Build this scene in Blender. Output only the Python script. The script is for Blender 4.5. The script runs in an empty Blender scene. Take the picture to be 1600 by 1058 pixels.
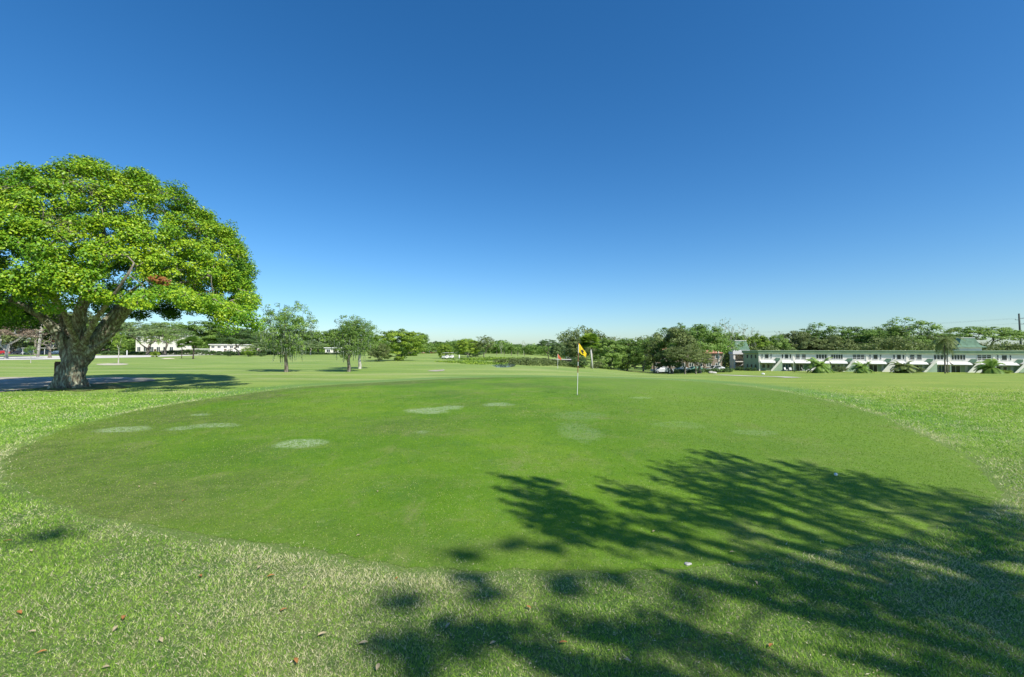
import bpy, math, random
import numpy as np
from mathutils import Vector, Matrix

random.seed(11)
S = bpy.context.scene
COL = S.collection
F = 711.0                       # focal length in photo pixels (1600 wide)
PITCH = math.atan(17.0 / F)
CAM = Vector((0, 0, 1.89))
cp, sp = math.cos(PITCH), math.sin(PITCH)

# ------------------------------------------------------------------ terrain
_ty = np.arange(0, 401.0)
_tz = np.interp(_ty, [0, 30, 45, 60, 80, 100, 128, 160, 400], [0, 0, -.72, -1.45, -2.5, -3.4, -4.15, -4.3, -4.3])
_tz = np.convolve(np.pad(_tz, 5, mode='edge'), np.ones(11) / 11, mode='valid')
def smooth(x, a, b):
    t = np.clip((x - a) / (b - a), 0, 1)
    return t * t * (3 - 2 * t)
def tz(X, Y):
    X = np.asarray(X, float); Y = np.asarray(Y, float)
    u = X / np.maximum(Y, 5)
    w = smooth(u, -.05, .35)
    z = w * np.interp(Y, _ty, _tz)
    fade = smooth(Y, 2, 14) * (1 - smooth(Y, 60, 110))
    z = z + fade * (0.035 * np.sin(X * .21 + .7) * np.cos(Y * .17) + 0.02 * np.sin(X * .45 + Y * .3))
    return z
def tzf(x, y): return float(tz(x, y))
def ray(px, py):
    x = (px - 800) / F; y = (529 - py) / F
    return Vector((x, cp - y * sp, sp + y * cp))
def at(px, py, Y):
    d = ray(px, py); return CAM + d * (Y / d.y)
def ground_at(px, py, ymax=900):
    d = ray(px, py); t = 1.0
    while t < ymax:
        p = CAM + d * t
        if p.z < tzf(p.x, p.y): return Vector((p.x, p.y, tzf(p.x, p.y)))
        t *= 1.01
    return Vector((p.x, p.y, tzf(p.x, p.y)))

# ------------------------------------------------------------------ materials
def mat(name, col, rough=.7, var=.18, scale=3.0, bump=0.0, bscale=20.0, spec=.3, metal=0.0, col2=None, thr=None, emit=None):
    m = bpy.data.materials.new(name); m.use_nodes = True
    nt = m.node_tree; N = nt.nodes; L = nt.links
    b = N['Principled BSDF']
    b.inputs['Roughness'].default_value = rough
    b.inputs['Specular IOR Level'].default_value = spec
    b.inputs['Metallic'].default_value = metal
    tc = N.new('ShaderNodeTexCoord')
    no = N.new('ShaderNodeTexNoise'); no.inputs['Scale'].default_value = scale; no.inputs['Detail'].default_value = 6
    L.new(tc.outputs['Object'], no.inputs['Vector'])
    cr = N.new('ShaderNodeValToRGB')
    c2 = col2 or tuple(min(1, c * (1 + var)) for c in col)
    c1 = tuple(c * (1 - var) for c in col) if col2 is None else col
    lo, hi = thr or (.35, .65)
    cr.color_ramp.elements[0].position = lo; cr.color_ramp.elements[1].position = hi
    cr.color_ramp.elements[0].color = (*c1, 1); cr.color_ramp.elements[1].color = (*c2, 1)
    L.new(no.outputs['Fac'], cr.inputs['Fac']); L.new(cr.outputs['Color'], b.inputs['Base Color'])
    if bump:
        n2 = N.new('ShaderNodeTexNoise'); n2.inputs['Scale'].default_value = bscale; n2.inputs['Detail'].default_value = 5
        L.new(tc.outputs['Object'], n2.inputs['Vector'])
        bp = N.new('ShaderNodeBump'); bp.inputs['Strength'].default_value = bump; bp.inputs['Distance'].default_value = .05
        L.new(n2.outputs['Fac'], bp.inputs['Height']); L.new(bp.outputs['Normal'], b.inputs['Normal'])
    return m

def leafmat(name, cols, transl=.3, rough=.5, spec=.25, rnd=.2):
    """cols: colour stops driven by the per-leaf 'tint' attribute"""
    m = bpy.data.materials.new(name); m.use_nodes = True
    nt = m.node_tree; N = nt.nodes; L = nt.links
    b = N['Principled BSDF']; out = N['Material Output']
    b.inputs['Roughness'].default_value = rough; b.inputs['Specular IOR Level'].default_value = spec
    a = N.new('ShaderNodeAttribute'); a.attribute_name = 'tint'
    oi = N.new('ShaderNodeObjectInfo')
    ma = N.new('ShaderNodeMath'); ma.operation = 'MULTIPLY_ADD'; ma.inputs[1].default_value = rnd * 2; ma.inputs[2].default_value = -rnd
    L.new(oi.outputs['Random'], ma.inputs[0])
    ad = N.new('ShaderNodeMath'); ad.operation = 'ADD'; ad.use_clamp = True
    L.new(a.outputs['Fac'], ad.inputs[0]); L.new(ma.outputs[0], ad.inputs[1])
    cr = N.new('ShaderNodeValToRGB')
    el = cr.color_ramp.elements
    while len(el) < len(cols): el.new(.5)
    for i, c in enumerate(cols):
        el[i].position = i / (len(cols) - 1); el[i].color = (*c, 1)
    L.new(ad.outputs[0], cr.inputs['Fac']); L.new(cr.outputs['Color'], b.inputs['Base Color'])
    tr = N.new('ShaderNodeBsdfTranslucent'); L.new(cr.outputs['Color'], tr.inputs['Color'])
    mx = N.new('ShaderNodeMixShader'); mx.inputs[0].default_value = transl
    L.new(b.outputs[0], mx.inputs[1]); L.new(tr.outputs[0], mx.inputs[2]); L.new(mx.outputs[0], out.inputs['Surface'])
    return m

M = {}
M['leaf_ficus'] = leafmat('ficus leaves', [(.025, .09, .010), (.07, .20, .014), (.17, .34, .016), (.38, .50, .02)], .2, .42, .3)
M['leaf_green'] = leafmat('green leaves', [(.075, .15, .028), (.15, .26, .045), (.23, .36, .075), (.33, .46, .11)], .35)
M['leaf_bright'] = leafmat('bright leaves', [(.09, .17, .02), (.19, .31, .035), (.31, .44, .05), (.46, .56, .08)], .35)
M['leaf_olive'] = leafmat('olive leaves', [(.08, .11, .035), (.145, .19, .055), (.21, .27, .085), (.30, .36, .13)], .3)
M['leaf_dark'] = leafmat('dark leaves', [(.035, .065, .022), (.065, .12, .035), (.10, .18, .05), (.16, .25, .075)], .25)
M['leaf_grey'] = leafmat('grey green leaves', [(.09, .15, .055), (.15, .23, .08), (.23, .32, .12), (.32, .41, .18)], .3)
M['leaf_brown'] = leafmat('dry leaves', [(.10, .07, .045), (.17, .12, .08), (.24, .19, .13), (.33, .27, .19)], .2)
M['leaf_rust'] = leafmat('rusty leaves', [(.14, .05, .02), (.24, .09, .025), (.34, .15, .04)], .2)
M['leaf_mossy'] = leafmat('mossy tree leaves', [(.08, .17, .025), (.17, .31, .05), (.29, .45, .09), (.42, .55, .20)], .3)
M['moss'] = leafmat('hanging moss', [(.10, .14, .085), (.17, .22, .14), (.27, .33, .22)], .2)
M['bark'] = mat('grey brown bark', (.13, .105, .08), .9, scale=3, bump=.6, bscale=14, col2=(.26, .235, .19))
M['bark_pale'] = mat('pale bark', (.30, .28, .23), .85, scale=3, bump=.4, bscale=12, col2=(.55, .53, .46))
M['bark_dark'] = mat('dark bark', (.05, .04, .03), .9, scale=3, bump=.4, col2=(.11, .09, .07))
M['cream'] = mat('cream stucco', (.80, .75, .67), .85, .05, .6)
M['white'] = mat('white paint', (.70, .69, .66), .6, .05, 1.0)
M['green_paint'] = mat('soft green paint', (.25, .34, .22), .7, .12, .8)
M['green_light'] = mat('light green paint', (.36, .45, .32), .7, .1, .8)
M['olive_wall'] = mat('olive stucco', (.36, .40, .27), .8, .08, .8)
M['shade_tan'] = mat('tan stucco darkened as shade', (.22, .17, .135), .9, .1, .6)  # tan wall colour darkened to stand in for the grove's shade
M['green_roof'] = mat('green shingle roof', (.13, .22, .145), .8, .2, 1.6, bump=.2)
M['glass'] = mat('dark window glass', (.03, .04, .045), .12, .3, .5, spec=.6)
M['glass_blue'] = mat('bluish door glass', (.05, .11, .18), .12, .3, .5, spec=.6)
M['tan'] = mat('tan stucco', (.36, .31, .25), .9, .1, .6)
M['terracotta'] = mat('terracotta roof', (.42, .20, .13), .85, .2, 1.5)
M['concrete'] = mat('pale concrete', (.50, .48, .43), .9, .08, .5)
M['asphalt'] = mat('asphalt', (.06, .06, .065), .9, .15, 2)
M['wood'] = mat('weathered wood', (.10, .065, .04), .85, .3, 5, bump=.4)
M['pole_green'] = mat('treated utility pole', (.055, .075, .065), .8, .2, 2)
M['rubber'] = mat('tyre rubber', (.02, .02, .02), .8, .1)
M['rim'] = mat('wheel rim', (.45, .45, .46), .3, .05, metal=.8)
M['rock'] = mat('pale rock', (.42, .41, .37), .9, .2, 2, bump=.4)
M['metal'] = mat('galvanised metal', (.35, .36, .36), .45, .08, 2, metal=.6)

# ------------------------------------------------------------------ mesh helpers
class MB:
    def __init__(s): s.v = []; s.f = []; s.m = []
    def add(s, vs, fs, mi=0):
        o = len(s.v); s.v += [tuple(v) for v in vs]
        s.f += [tuple(i + o for i in f) for f in fs]; s.m += [mi] * len(fs)
        return s
    def box(s, x0, x1, y0, y1, z0, z1, mi=0):
        return s.add([(x0,y0,z0),(x1,y0,z0),(x1,y1,z0),(x0,y1,z0),(x0,y0,z1),(x1,y0,z1),(x1,y1,z1),(x0,y1,z1)],
              [(0,3,2,1),(4,5,6,7),(0,1,5,4),(1,2,6,5),(2,3,7,6),(3,0,4,7)], mi)
    def prism(s, prof, x0, x1, mi=0, axis='x'):
        """profile of (a,b) points extruded along axis"""
        n = len(prof)
        if axis == 'x': vs = [(x0, a, b) for a, b in prof] + [(x1, a, b) for a, b in prof]
        else: vs = [(a, x0, b) for a, b in prof] + [(a, x1, b) for a, b in prof]
        fs = [tuple(range(n))[::-1], tuple(range(n, 2 * n))] + [(i, (i + 1) % n, n + (i + 1) % n, n + i) for i in range(n)]
        return s.add(vs, fs, mi)
    def tube(s, pts, rad, n=8, mi=0, cap=True, wob=0.0):
        pts = [Vector(p) for p in pts]
        if not hasattr(rad, '__len__'): rad = [rad] * len(pts)
        vs = []; up = Vector((.13, .97, .2))
        for i, p in enumerate(pts):
            d = (pts[min(i + 1, len(pts) - 1)] - pts[max(i - 1, 0)])
            if d.length < 1e-6: d = Vector((0, 0, 1))
            d.normalize()
            a = up - d * up.dot(d)
            if a.length < .05: a = Vector((1, 0, 0)) - d * d.x
            a.normalize(); up = a; b = d.cross(a)
            for k in range(n):
                t = 2 * math.pi * k / n
                r = rad[i] * (1 + wob * math.sin(3 * t + i * .9) )
                vs.append(p + a * (math.cos(t) * r) + b * (math.sin(t) * r))
        fs = []
        for i in range(len(pts) - 1):
            for k in range(n):
                fs.append((i*n+k, i*n+(k+1)%n, (i+1)*n+(k+1)%n, (i+1)*n+k))
        if cap: fs += [tuple(range(n))[::-1], tuple(range((len(pts)-1)*n, len(pts)*n))]
        return s.add(vs, fs, mi)
    def ball(s, c, r, n=10, m=6, mi=0, sz=1.0):
        vs = [(c[0], c[1], c[2] + r * sz)]
        for j in range(1, m):
            ph = math.pi * j / m
            for k in range(n):
                t = 2 * math.pi * k / n
                vs.append((c[0] + r*math.sin(ph)*math.cos(t), c[1] + r*math.sin(ph)*math.sin(t), c[2] + r*sz*math.cos(ph)))
        vs.append((c[0], c[1], c[2] - r * sz))
        fs = [(0, 1 + k, 1 + (k+1) % n) for k in range(n)]
        for j in range(m - 2):
            for k in range(n):
                a = 1 + j*n + k; b = 1 + j*n + (k+1) % n
                fs.append((a, a + n, b + n, b))
        L = len(vs) - 1; o = 1 + (m-2)*n
        fs += [(L, o + (k+1) % n, o + k) for k in range(n)]
        return s.add(vs, fs, mi)
    def mesh(s, name, mats, smooth=False):
        me = bpy.data.meshes.new(name)
        me.from_pydata(s.v, [], s.f)
        for m in (mats if isinstance(mats, (list, tuple)) else [mats]): me.materials.append(m)
        me.polygons.foreach_set('material_index', s.m)
        if smooth: me.polygons.foreach_set('use_smooth', [True] * len(s.f))
        me.update(); return me
    def build(s, name, mats, parent=None, smooth=False):
        return link(name, s.mesh(name, mats, smooth), parent)

def link(name, data, parent=None):
    o = bpy.data.objects.new(name, data); COL.objects.link(o)
    if parent: o.parent = parent
    return o
def tag(o, label=None, cat=None, group=None, kind=None):
    if label: o['label'] = label
    if cat: o['category'] = cat
    if group: o['group'] = group
    if kind: o['kind'] = kind
    return o
def empty(name, loc=(0, 0, 0), rz=0, scale=(1, 1, 1)):
    o = bpy.data.objects.new(name, None); COL.objects.link(o)
    o.location = loc; o.rotation_euler = (0, 0, rz); o.scale = scale; o.empty_display_size = .3
    return o
def npmesh(name, verts, k, mats, attrs=None, faces=None, smooth=False, dom='FACE'):
    """mesh of n loose faces with k vertices each (or given faces array)"""
    me = bpy.data.meshes.new(name)
    verts = np.asarray(verts, np.float32).reshape(-1, 3)
    nv = len(verts)
    if faces is None: loops = np.arange(nv, dtype=np.int32); nf = nv // k
    else: loops = np.asarray(faces, np.int32).ravel(); nf = len(loops) // k
    me.vertices.add(nv); me.vertices.foreach_set('co', verts.ravel())
    me.loops.add(len(loops)); me.loops.foreach_set('vertex_index', loops)
    me.polygons.add(nf); me.polygons.foreach_set('loop_start', np.arange(0, nf * k, k, dtype=np.int32))
    if smooth: me.polygons.foreach_set('use_smooth', np.ones(nf, bool))
    for an, av in (attrs or {}).items():
        a = me.attributes.new(an, 'FLOAT', dom); a.data.foreach_set('value', np.asarray(av, np.float32))
    for m in (mats if isinstance(mats, (list, tuple)) else [mats]): me.materials.append(m)
    me.update(calc_edges=True); me.validate()
    return me

# ------------------------------------------------------------------ foliage
def unit(a): return a / np.maximum(np.linalg.norm(a, axis=-1, keepdims=True), 1e-6)
def leaves(rng, C, R, n, size, asp=.55, up=.5, out=.6, shell=.45, center=None, tintb=None, droop=0.0):
    """C (K,3) clump centres, R (K,3) clump radii, n leaves per clump -> verts, tint"""
    K = len(C)
    d = unit(rng.normal(size=(K, n, 3)))
    r = shell + (1 - shell) * rng.random((K, n, 1)) ** .6
    P = C[:, None, :] + d * r * R[:, None, :]
    P = P.reshape(-1, 3); d = d.reshape(-1, 3)
    o = np.zeros_like(d)
    if center is not None: o = unit(P - np.asarray(center)[None])
    nrm = unit(rng.normal(size=P.shape) * .55 + d * .6 + o * out + np.array([0, 0, up]))
    a = unit(np.cross(nrm, rng.normal(size=P.shape)))
    if droop: a = unit(a + np.array([0, 0, -droop]))
    b = np.cross(nrm, a)
    s = size * (.65 + .7 * rng.random((len(P), 1)))
    V = np.stack([P - a*s*.5, P + b*s*asp*.5 - a*s*.05, P + a*s*.5 + nrm*s*.08, P - b*s*asp*.5 - a*s*.05], 1)
    base = tintb if tintb is not None else rng.random(K)
    t = np.repeat(base, n) * .55 + rng.random(len(P)) * .45
    return V.reshape(-1, 3), t

def skeleton(C, trunk, r0, r1, curve=.25, rng=None, minr=.012, lift=0.0, ns=4, zpen=.0):
    """branches from trunk polyline to every clump centre; returns list of (pts, radii)"""
    nodes = [Vector(p) for p in trunk]; par = [-1] + list(range(len(trunk) - 1))
    start = len(trunk) // 2
    top = nodes[-1]
    order = sorted(range(len(C)), key=lambda i: (Vector(C[i]) - top).length)
    cnt = [0] * len(nodes)
    arr = [tuple(n) for n in nodes]
    for i in order:
        c = Vector(C[i])
        A = np.array(arr[start:]); dist = np.linalg.norm(A - np.array(c), axis=1)
        dc = np.linalg.norm(A - np.array(top), axis=1)
        cost = dist + .35 * dc
        j = int(np.argmin(cost)) + start
        p = nodes[j]; L = (c - p).length
        if L < 1e-3: continue
        last = j
        for k in range(1, ns):
            t = k / ns
            q = p.lerp(c, t) + Vector((rng.normal(), rng.normal(), rng.normal() * .6)) * (L * .07) + Vector((0, 0, lift * L * math.sin(t * math.pi)))
            nodes.append(q); par.append(last); arr.append(tuple(q)); cnt.append(0); last = len(nodes) - 1
        nodes.append(c); par.append(last); arr.append(tuple(c)); cnt.append(1)
    for i in range(len(nodes) - 1, 0, -1):
        if par[i] >= 0: cnt[par[i]] += cnt[i]
    tot = max(cnt[0], 1)
    rad = [max(minr, r1 * (c / tot) ** .5) for c in cnt]
    for i in range(len(trunk)):
        rad[i] = r0 + (r1 - r0) * i / max(1, len(trunk) - 1)
    # chains
    kids = {}
    for i, p in enumerate(par): kids.setdefault(p, []).append(i)
    chains = []; stack = [(0, [0])]
    while stack:
        i, ch = stack.pop()
        while True:
            ks = kids.get(i, [])
            if not ks: break
            ks = sorted(ks, key=lambda k: -cnt[k])
            for k in ks[1:]: stack.append((k, [i, k]))
            i = ks[0]; ch.append(i)
        rr = [rad[k] for k in ch]
        if len(rr) > 1 and ch[0] != 0: rr[0] = min(rr[0], rr[1] * 1.25)
        chains.append(([nodes[k] for k in ch], rr))
    return chains

def crown_points(rng, n, rx, rz, zc, shape='round', bottom=-.6, inner=.35):
    """clump centres within a crown"""
    out = []
    lob = unit(rng.normal(size=(9, 3))); lo = rng.random(9) * .28
    while len(out) < n:
        d = unit(rng.normal(size=3))
        if d[2] < bottom: continue
        k = 1 - max(0, max((d @ l - .75) * 4 * q for l, q in zip(lob, lo)))
        r = rng.uniform(inner, 1) ** .5 * k
        z = d[2] * r
        if shape == 'umbrella':
            r2 = max(rng.uniform(.15, 1) ** .5, .2); ang = rng.uniform(0, 2*math.pi)
            x = math.cos(ang) * r2; y = math.sin(ang) * r2
            z = math.sqrt(max(0, 1 - r2*r2*.9)) * rng.choice([1, .95, .75]) + rng.normal() * .05
            out.append((x*rx, y*rx, zc + z*rz)); continue
        out.append((d[0]*r*rx, d[1]*r*rx, zc + z*rz))
    return np.array(out)

PROTO = {}
def proto(key, seed, clumps, nleaf, lsize, rx=5, rz=4, zc=6, trunk_h=2.6, r0=.32, r1=.26, shape='round', bottom=-.6,
          cr=(.9, .55), inner=.35, lean=0.0, extra_low=0, tubes=6, up=.5, bark='bark', split=1, minr=.02):
    rng = np.random.default_rng(seed); random.seed(seed)
    C = crown_points(rng, clumps, rx, rz, zc, shape, bottom, inner)
    C[:, 2] = np.maximum(C[:, 2], .4)
    R = np.stack([np.full(clumps, cr[0]), np.full(clumps, cr[0]), np.full(clumps, cr[1])], 1) * rng.uniform(.6, 1.3, (clumps, 1))
    mb = MB()
    tr = [(0, 0, -.3), (lean*.2, 0, trunk_h*.4), (lean*.6, .05, trunk_h*.8), (lean, .05, trunk_h)]
    for pts, rr in skeleton(C, tr, r0, r1, rng=rng, minr=minr, lift=.08):
        if pts[0].z < 0: rr[0] *= 1.7; rr[1] *= 1.1
        mb.tube(pts, rr, tubes if rr[0] > .06 else 4, cap=False)
    tm = mb.mesh('trunk', M[bark], True)
    cm = None
    if nleaf:
        V, t = leaves(rng, C, R, nleaf, lsize, center=(0, 0, zc - 1), up=up)
        cm = npmesh('crown', V, 4, M['leaf_green'], {'tint': t})
    PROTO[key] = (tm, cm)
proto('oak_a', 1, 130, 110, .34, rz=4.7, zc=5.4, bottom=-.8, trunk_h=1.8, r0=.22, r1=.18)
proto('oak_b', 2, 120, 110, .34, rx=5, rz=4.5, zc=5.5, lean=.6, bottom=-.75, trunk_h=1.8, r0=.22, r1=.18)
proto('oak_c', 3, 140, 100, .34, rx=5, rz=5, zc=5.0, bottom=-.95, trunk_h=1.4, r0=.2, r1=.17)
proto('spread', 4, 150, 75, .30, rx=5, rz=4.6, zc=5.2, trunk_h=1.4, r0=.2, r1=.2, cr=(.85, .4), bottom=-.35, inner=.2)
proto('airy_a', 5, 130, 50, .28, rx=5, rz=4.5, zc=5.4, trunk_h=1.8, cr=(.65, .35), bottom=-.4, r0=.2, r1=.18, inner=.15)
proto('airy_b', 6, 140, 48, .28, rx=5, rz=4.4, zc=5.6, trunk_h=1.6, cr=(.7, .35), r0=.2, r1=.19, bottom=-.2, inner=.12)
proto('vase', 13, 130, 34, .26, rx=5, rz=4.6, zc=5.4, trunk_h=1.9, cr=(.6, .4), r0=.24, r1=.26, bottom=-.3, inner=.15, minr=.03)
proto('umbrella', 14, 105, 75, .28, rx=5, rz=4.4, zc=5.2, trunk_h=1.6, r0=.2, r1=.2, shape='umbrella', cr=(.8, .32))
proto('shrub', 7, 100, 85, .34, rx=5, rz=5, zc=4.8, bottom=-.95, trunk_h=.8, r0=.2, inner=.2)
proto('shrub_b', 8, 90, 90, .36, rx=5, rz=5.2, zc=4.6, bottom=-.95, trunk_h=.8, r0=.2, inner=.2)
proto('bare', 9, 150, 6, .22, rx=4.6, rz=4.2, zc=5.6, trunk_h=2.4, cr=(.4, .3), minr=.03, bark='bark_pale')
proto('cone', 10, 70, 80, .36, rx=4, rz=5, zc=4.6, bottom=-.95, trunk_h=.8, r0=.3, inner=.3)
proto('slim', 12, 55, 70, .30, rx=4, rz=3.2, zc=7, trunk_h=4.2, r0=.2, r1=.16, cr=(.8, .6))

def place(key, px, Y, ytop, wpx, name, label, cat='tree', group=None, leaf='leaf_green', bark=None, rz=None, base=None, dz=0):
    """stand a tree on the ground at depth Y; ytop / wpx give its height and width"""
    if base is not None: p = ground_at(px, base)
    else:
        p = at(px, 546, Y); p.z = tzf(p.x, p.y)
    Y = p.y
    h = at(px, ytop, Y).z - p.z; w = wpx / F * Y
    r = empty(name, (p.x, p.y, p.z + dz), random.uniform(0, 6.28) if rz is None else rz, (w / 10.4, w / 10.4, h / 10.2))
    tag(r, label, cat, group)
    tm, cm = PROTO[key]
    t = link('trunk', tm, r)
    if bark: t.material_slots[0].link = 'OBJECT'; t.material_slots[0].material = M[bark]
    if cm:
        c = link('crown', cm, r); c.material_slots[0].link = 'OBJECT'; c.material_slots[0].material = M[leaf]
    return r

# palms
def palm_meshes(seed, fan, nfr=34, L=1.9, trunk_h=5.0, r=.17, lw=.45):
    rng = np.random.default_rng(seed)
    tb = MB(); pts = [(0.25*math.sin(i*.5)*(i/8), 0, -.2 + (trunk_h+.2)*i/8) for i in range(9)]
    tb.tube(pts, [r*1.3] + [r]*7 + [r*1.25], 8, wob=.05)
    tx = pts[-1][0]
    V = []; T = []
    for k in range(nfr):
        az = rng.uniform(0, 2*math.pi); el = rng.uniform(-.75, 1.4)
        ln = L * rng.uniform(.8, 1.1)
        d0 = np.array([math.cos(az)*math.cos(el), math.sin(az)*math.cos(el), math.sin(el)])
        side = unit(np.cross(d0, [0, 0, 1.0]))
        tint = .25 + .5 * rng.random() + (.2 if el > .5 else 0)
        if el < -.25: tint *= .5
        if fan:
            tip = np.array([tx, 0, trunk_h]) + d0 * ln * .5
            upv = np.cross(side, d0)
            V += [tip - d0*ln*.5, tip + side*.02, tip, tip - side*.02]; T.append(tint)
            nb = 16
            for j in range(nb):
                a = (j / (nb-1) - .5) * 3.6
                dd = unit(d0*math.cos(a) + side*math.sin(a) + np.array([0, 0, -.25])*abs(math.sin(a)))
                e = tip + dd*ln*.55 + np.array([0, 0, -.12*ln*rng.random()])
                wv = unit(np.cross(dd, upv)) * .05 * ln
                V += [tip, tip + dd*ln*.3 + wv, e, tip + dd*ln*.3 - wv]; T.append(tint + rng.uniform(-.1, .1))
        else:
            m = 9; prev = np.array([tx, 0, trunk_h]); d = d0.copy()
            for j in range(m):
                d = unit(d + np.array([0, 0, -.16 - .05*j*.4])); q = prev + d * ln / m
                upv = np.cross(side, d)
                V += [prev - side*.03, prev + upv*.01, q + side*.03, q]; T.append(tint)
                for sg in (-1, 1):
                    for h in (0, .5):
                        b = prev + (q-prev)*h
                        ll = ln * .32 * math.sin(math.pi * (j + h + 1.2) / (m + 1.6))
                        dd = unit(side*sg + d*.6 + np.array([0, 0, -.35]))
                        wv = d * .05 * ln * lw
                        V += [b, b + dd*ll*.5 + wv, b + dd*ll, b + dd*ll*.5 - wv]; T.append(tint + rng.uniform(-.12, .12))
                prev = q
    return tb.mesh('trunk', M['bark'], True), npmesh('crown', np.array(V), 4, M['leaf_green'], {'tint': np.clip(T, 0, 1)}), trunk_h
PROTO['palm_fan'] = palm_meshes(21, True, 60, 2.0, 5.6, .14)
PROTO['palm_feather'] = palm_meshes(22, False, 26, 2.8, 6.0, .11)
PROTO['palm_short'] = palm_meshes(23, True, 34, 2.4, 1.6, .25)
PROTO['palm_bush'] = palm_meshes(24, False, 38, 2.7, 1.1, .25, .8)
def palm(key, px, Y, ytop, label, group=None, leaf='leaf_green', name='palm_tree', bark=None, wf=1.0, base=None, low=0.0):
    tm, cm, th = PROTO[key]
    if base is not None: p = ground_at(px, base)
    else: p = at(px, 546, Y); p.z = tzf(p.x, p.y)
    H = {'palm_fan': 7.8, 'palm_feather': 8.1, 'palm_short': 3.7, 'palm_bush': 3.0}[key]
    s = (at(px, ytop, p.y).z - p.z) / H
    r = empty(name, p, random.uniform(0, 6), (s*wf, s*wf, s)); tag(r, label, 'palm', group)
    t = link('trunk', tm, r)
    if bark: t.material_slots[0].link = 'OBJECT'; t.material_slots[0].material = M[bark]
    c = link('crown', cm, r); c.material_slots[0].link = 'OBJECT'; c.material_slots[0].material = M[leaf]
    return r

# ------------------------------------------------------------------ putting green outline (metres)
gp = [(5,738),(30,705),(80,680),(150,658),(250,636),(380,617),(520,602),(700,592),(880,590),(1010,593),(1120,600),(1230,614),
      (1340,640),(1420,672),(1500,712),(1560,768),(1530,800),(1400,838),(1250,862),(1100,884),(900,895),(650,888),(480,862),(300,836),(150,806),(50,772)]
GP = np.array([tuple(ground_at(*p))[:2] for p in gp])
def closed_spline(P, n=12):
    out = []; K = len(P)
    for i in range(K):
        p0, p1, p2, p3 = P[i-1], P[i], P[(i+1) % K], P[(i+2) % K]
        for j in range(n):
            t = j / n
            out.append(.5*((2*p1) + (-p0+p2)*t + (2*p0-5*p1+4*p2-p3)*t*t + (-p0+3*p1-3*p2+p3)*t**3))
    return np.array(out)
GB = closed_spline(GP, 40)
def inside(P, poly):
    x, y = P[:, 0], P[:, 1]; c = np.zeros(len(P), bool); n = len(poly)
    for i in range(n):
        x1, y1 = poly[i]; x2, y2 = poly[(i+1) % n]
        if y1 == y2: continue
        m = ((y1 > y) != (y2 > y)) & (x < (x2-x1)*(y-y1)/(y2-y1)+x1)
        c ^= m
    return c
def dist_poly(P, poly):
    d = np.full(len(P), 1e9); n = len(poly)
    for i in range(n):
        a = poly[i]; b = poly[(i+1) % n]; ab = b - a
        t = np.clip(((P - a) @ ab) / max(ab @ ab, 1e-9), 0, 1)
        d = np.minimum(d, np.linalg.norm(P - (a + t[:, None]*ab), axis=1))
    return d
def vnoise(X, Y, s, seed=0):
    """cheap smooth value noise"""
    rs = np.random.default_rng(seed); G = rs.random((64, 64))
    x = X*s + 31.7; y = Y*s + 17.3
    i = np.floor(x).astype(int); j = np.floor(y).astype(int); fx = x-i; fy = y-j
    fx = fx*fx*(3-2*fx); fy = fy*fy*(3-2*fy)
    g = lambda a, b: G[a % 64, b % 64]
    return (g(i,j)*(1-fx)+g(i+1,j)*fx)*(1-fy) + (g(i,j+1)*(1-fx)+g(i+1,j+1)*fx)*fy

GBF = GB; GB = closed_spline(GP, 10)
# ------------------------------------------------------------------ ground sheet
def axis(lim, n, k):
    t = np.linspace(-1, 1, n); return lim * np.sinh(k*t) / math.sinh(k)
ax = axis(2600, 420, 8.3)
ay = np.concatenate([np.linspace(-30, -.25, 40)*1.0, np.linspace(0, 34, 190), 34 + 2600*(np.sinh(np.linspace(0, 1, 170)[1:]*6.2)/math.sinh(6.2))])
XX, YY = np.meshgrid(ax, ay)
ZZ = tz(XX, YY)
nx, ny = len(ax), len(ay)
idx = np.arange(nx*ny).reshape(ny, nx)
FQ = np.stack([idx[:-1,:-1], idx[:-1,1:], idx[1:,1:], idx[1:,:-1]], -1).reshape(-1, 4)
Vg = np.stack([XX, YY, ZZ], -1).reshape(-1, 3)
near = (np.abs(Vg[:,0]) < 22) & (Vg[:,1] > -4) & (Vg[:,1] < 40)
dist = np.full(len(Vg), 50.0); dist[near] = dist_poly(Vg[near][:, :2], GB)
straw_v = (np.exp(-(dist/.45)**2)*.32) * smooth(vnoise(Vg[:,0], Vg[:,1], .7, 31), .25, .75)
lushr = np.exp(-((dist-1.1)/.9)**2) * smooth(Vg[:,1], 7, 12)     # greener collar cut beyond the far rim
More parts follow.
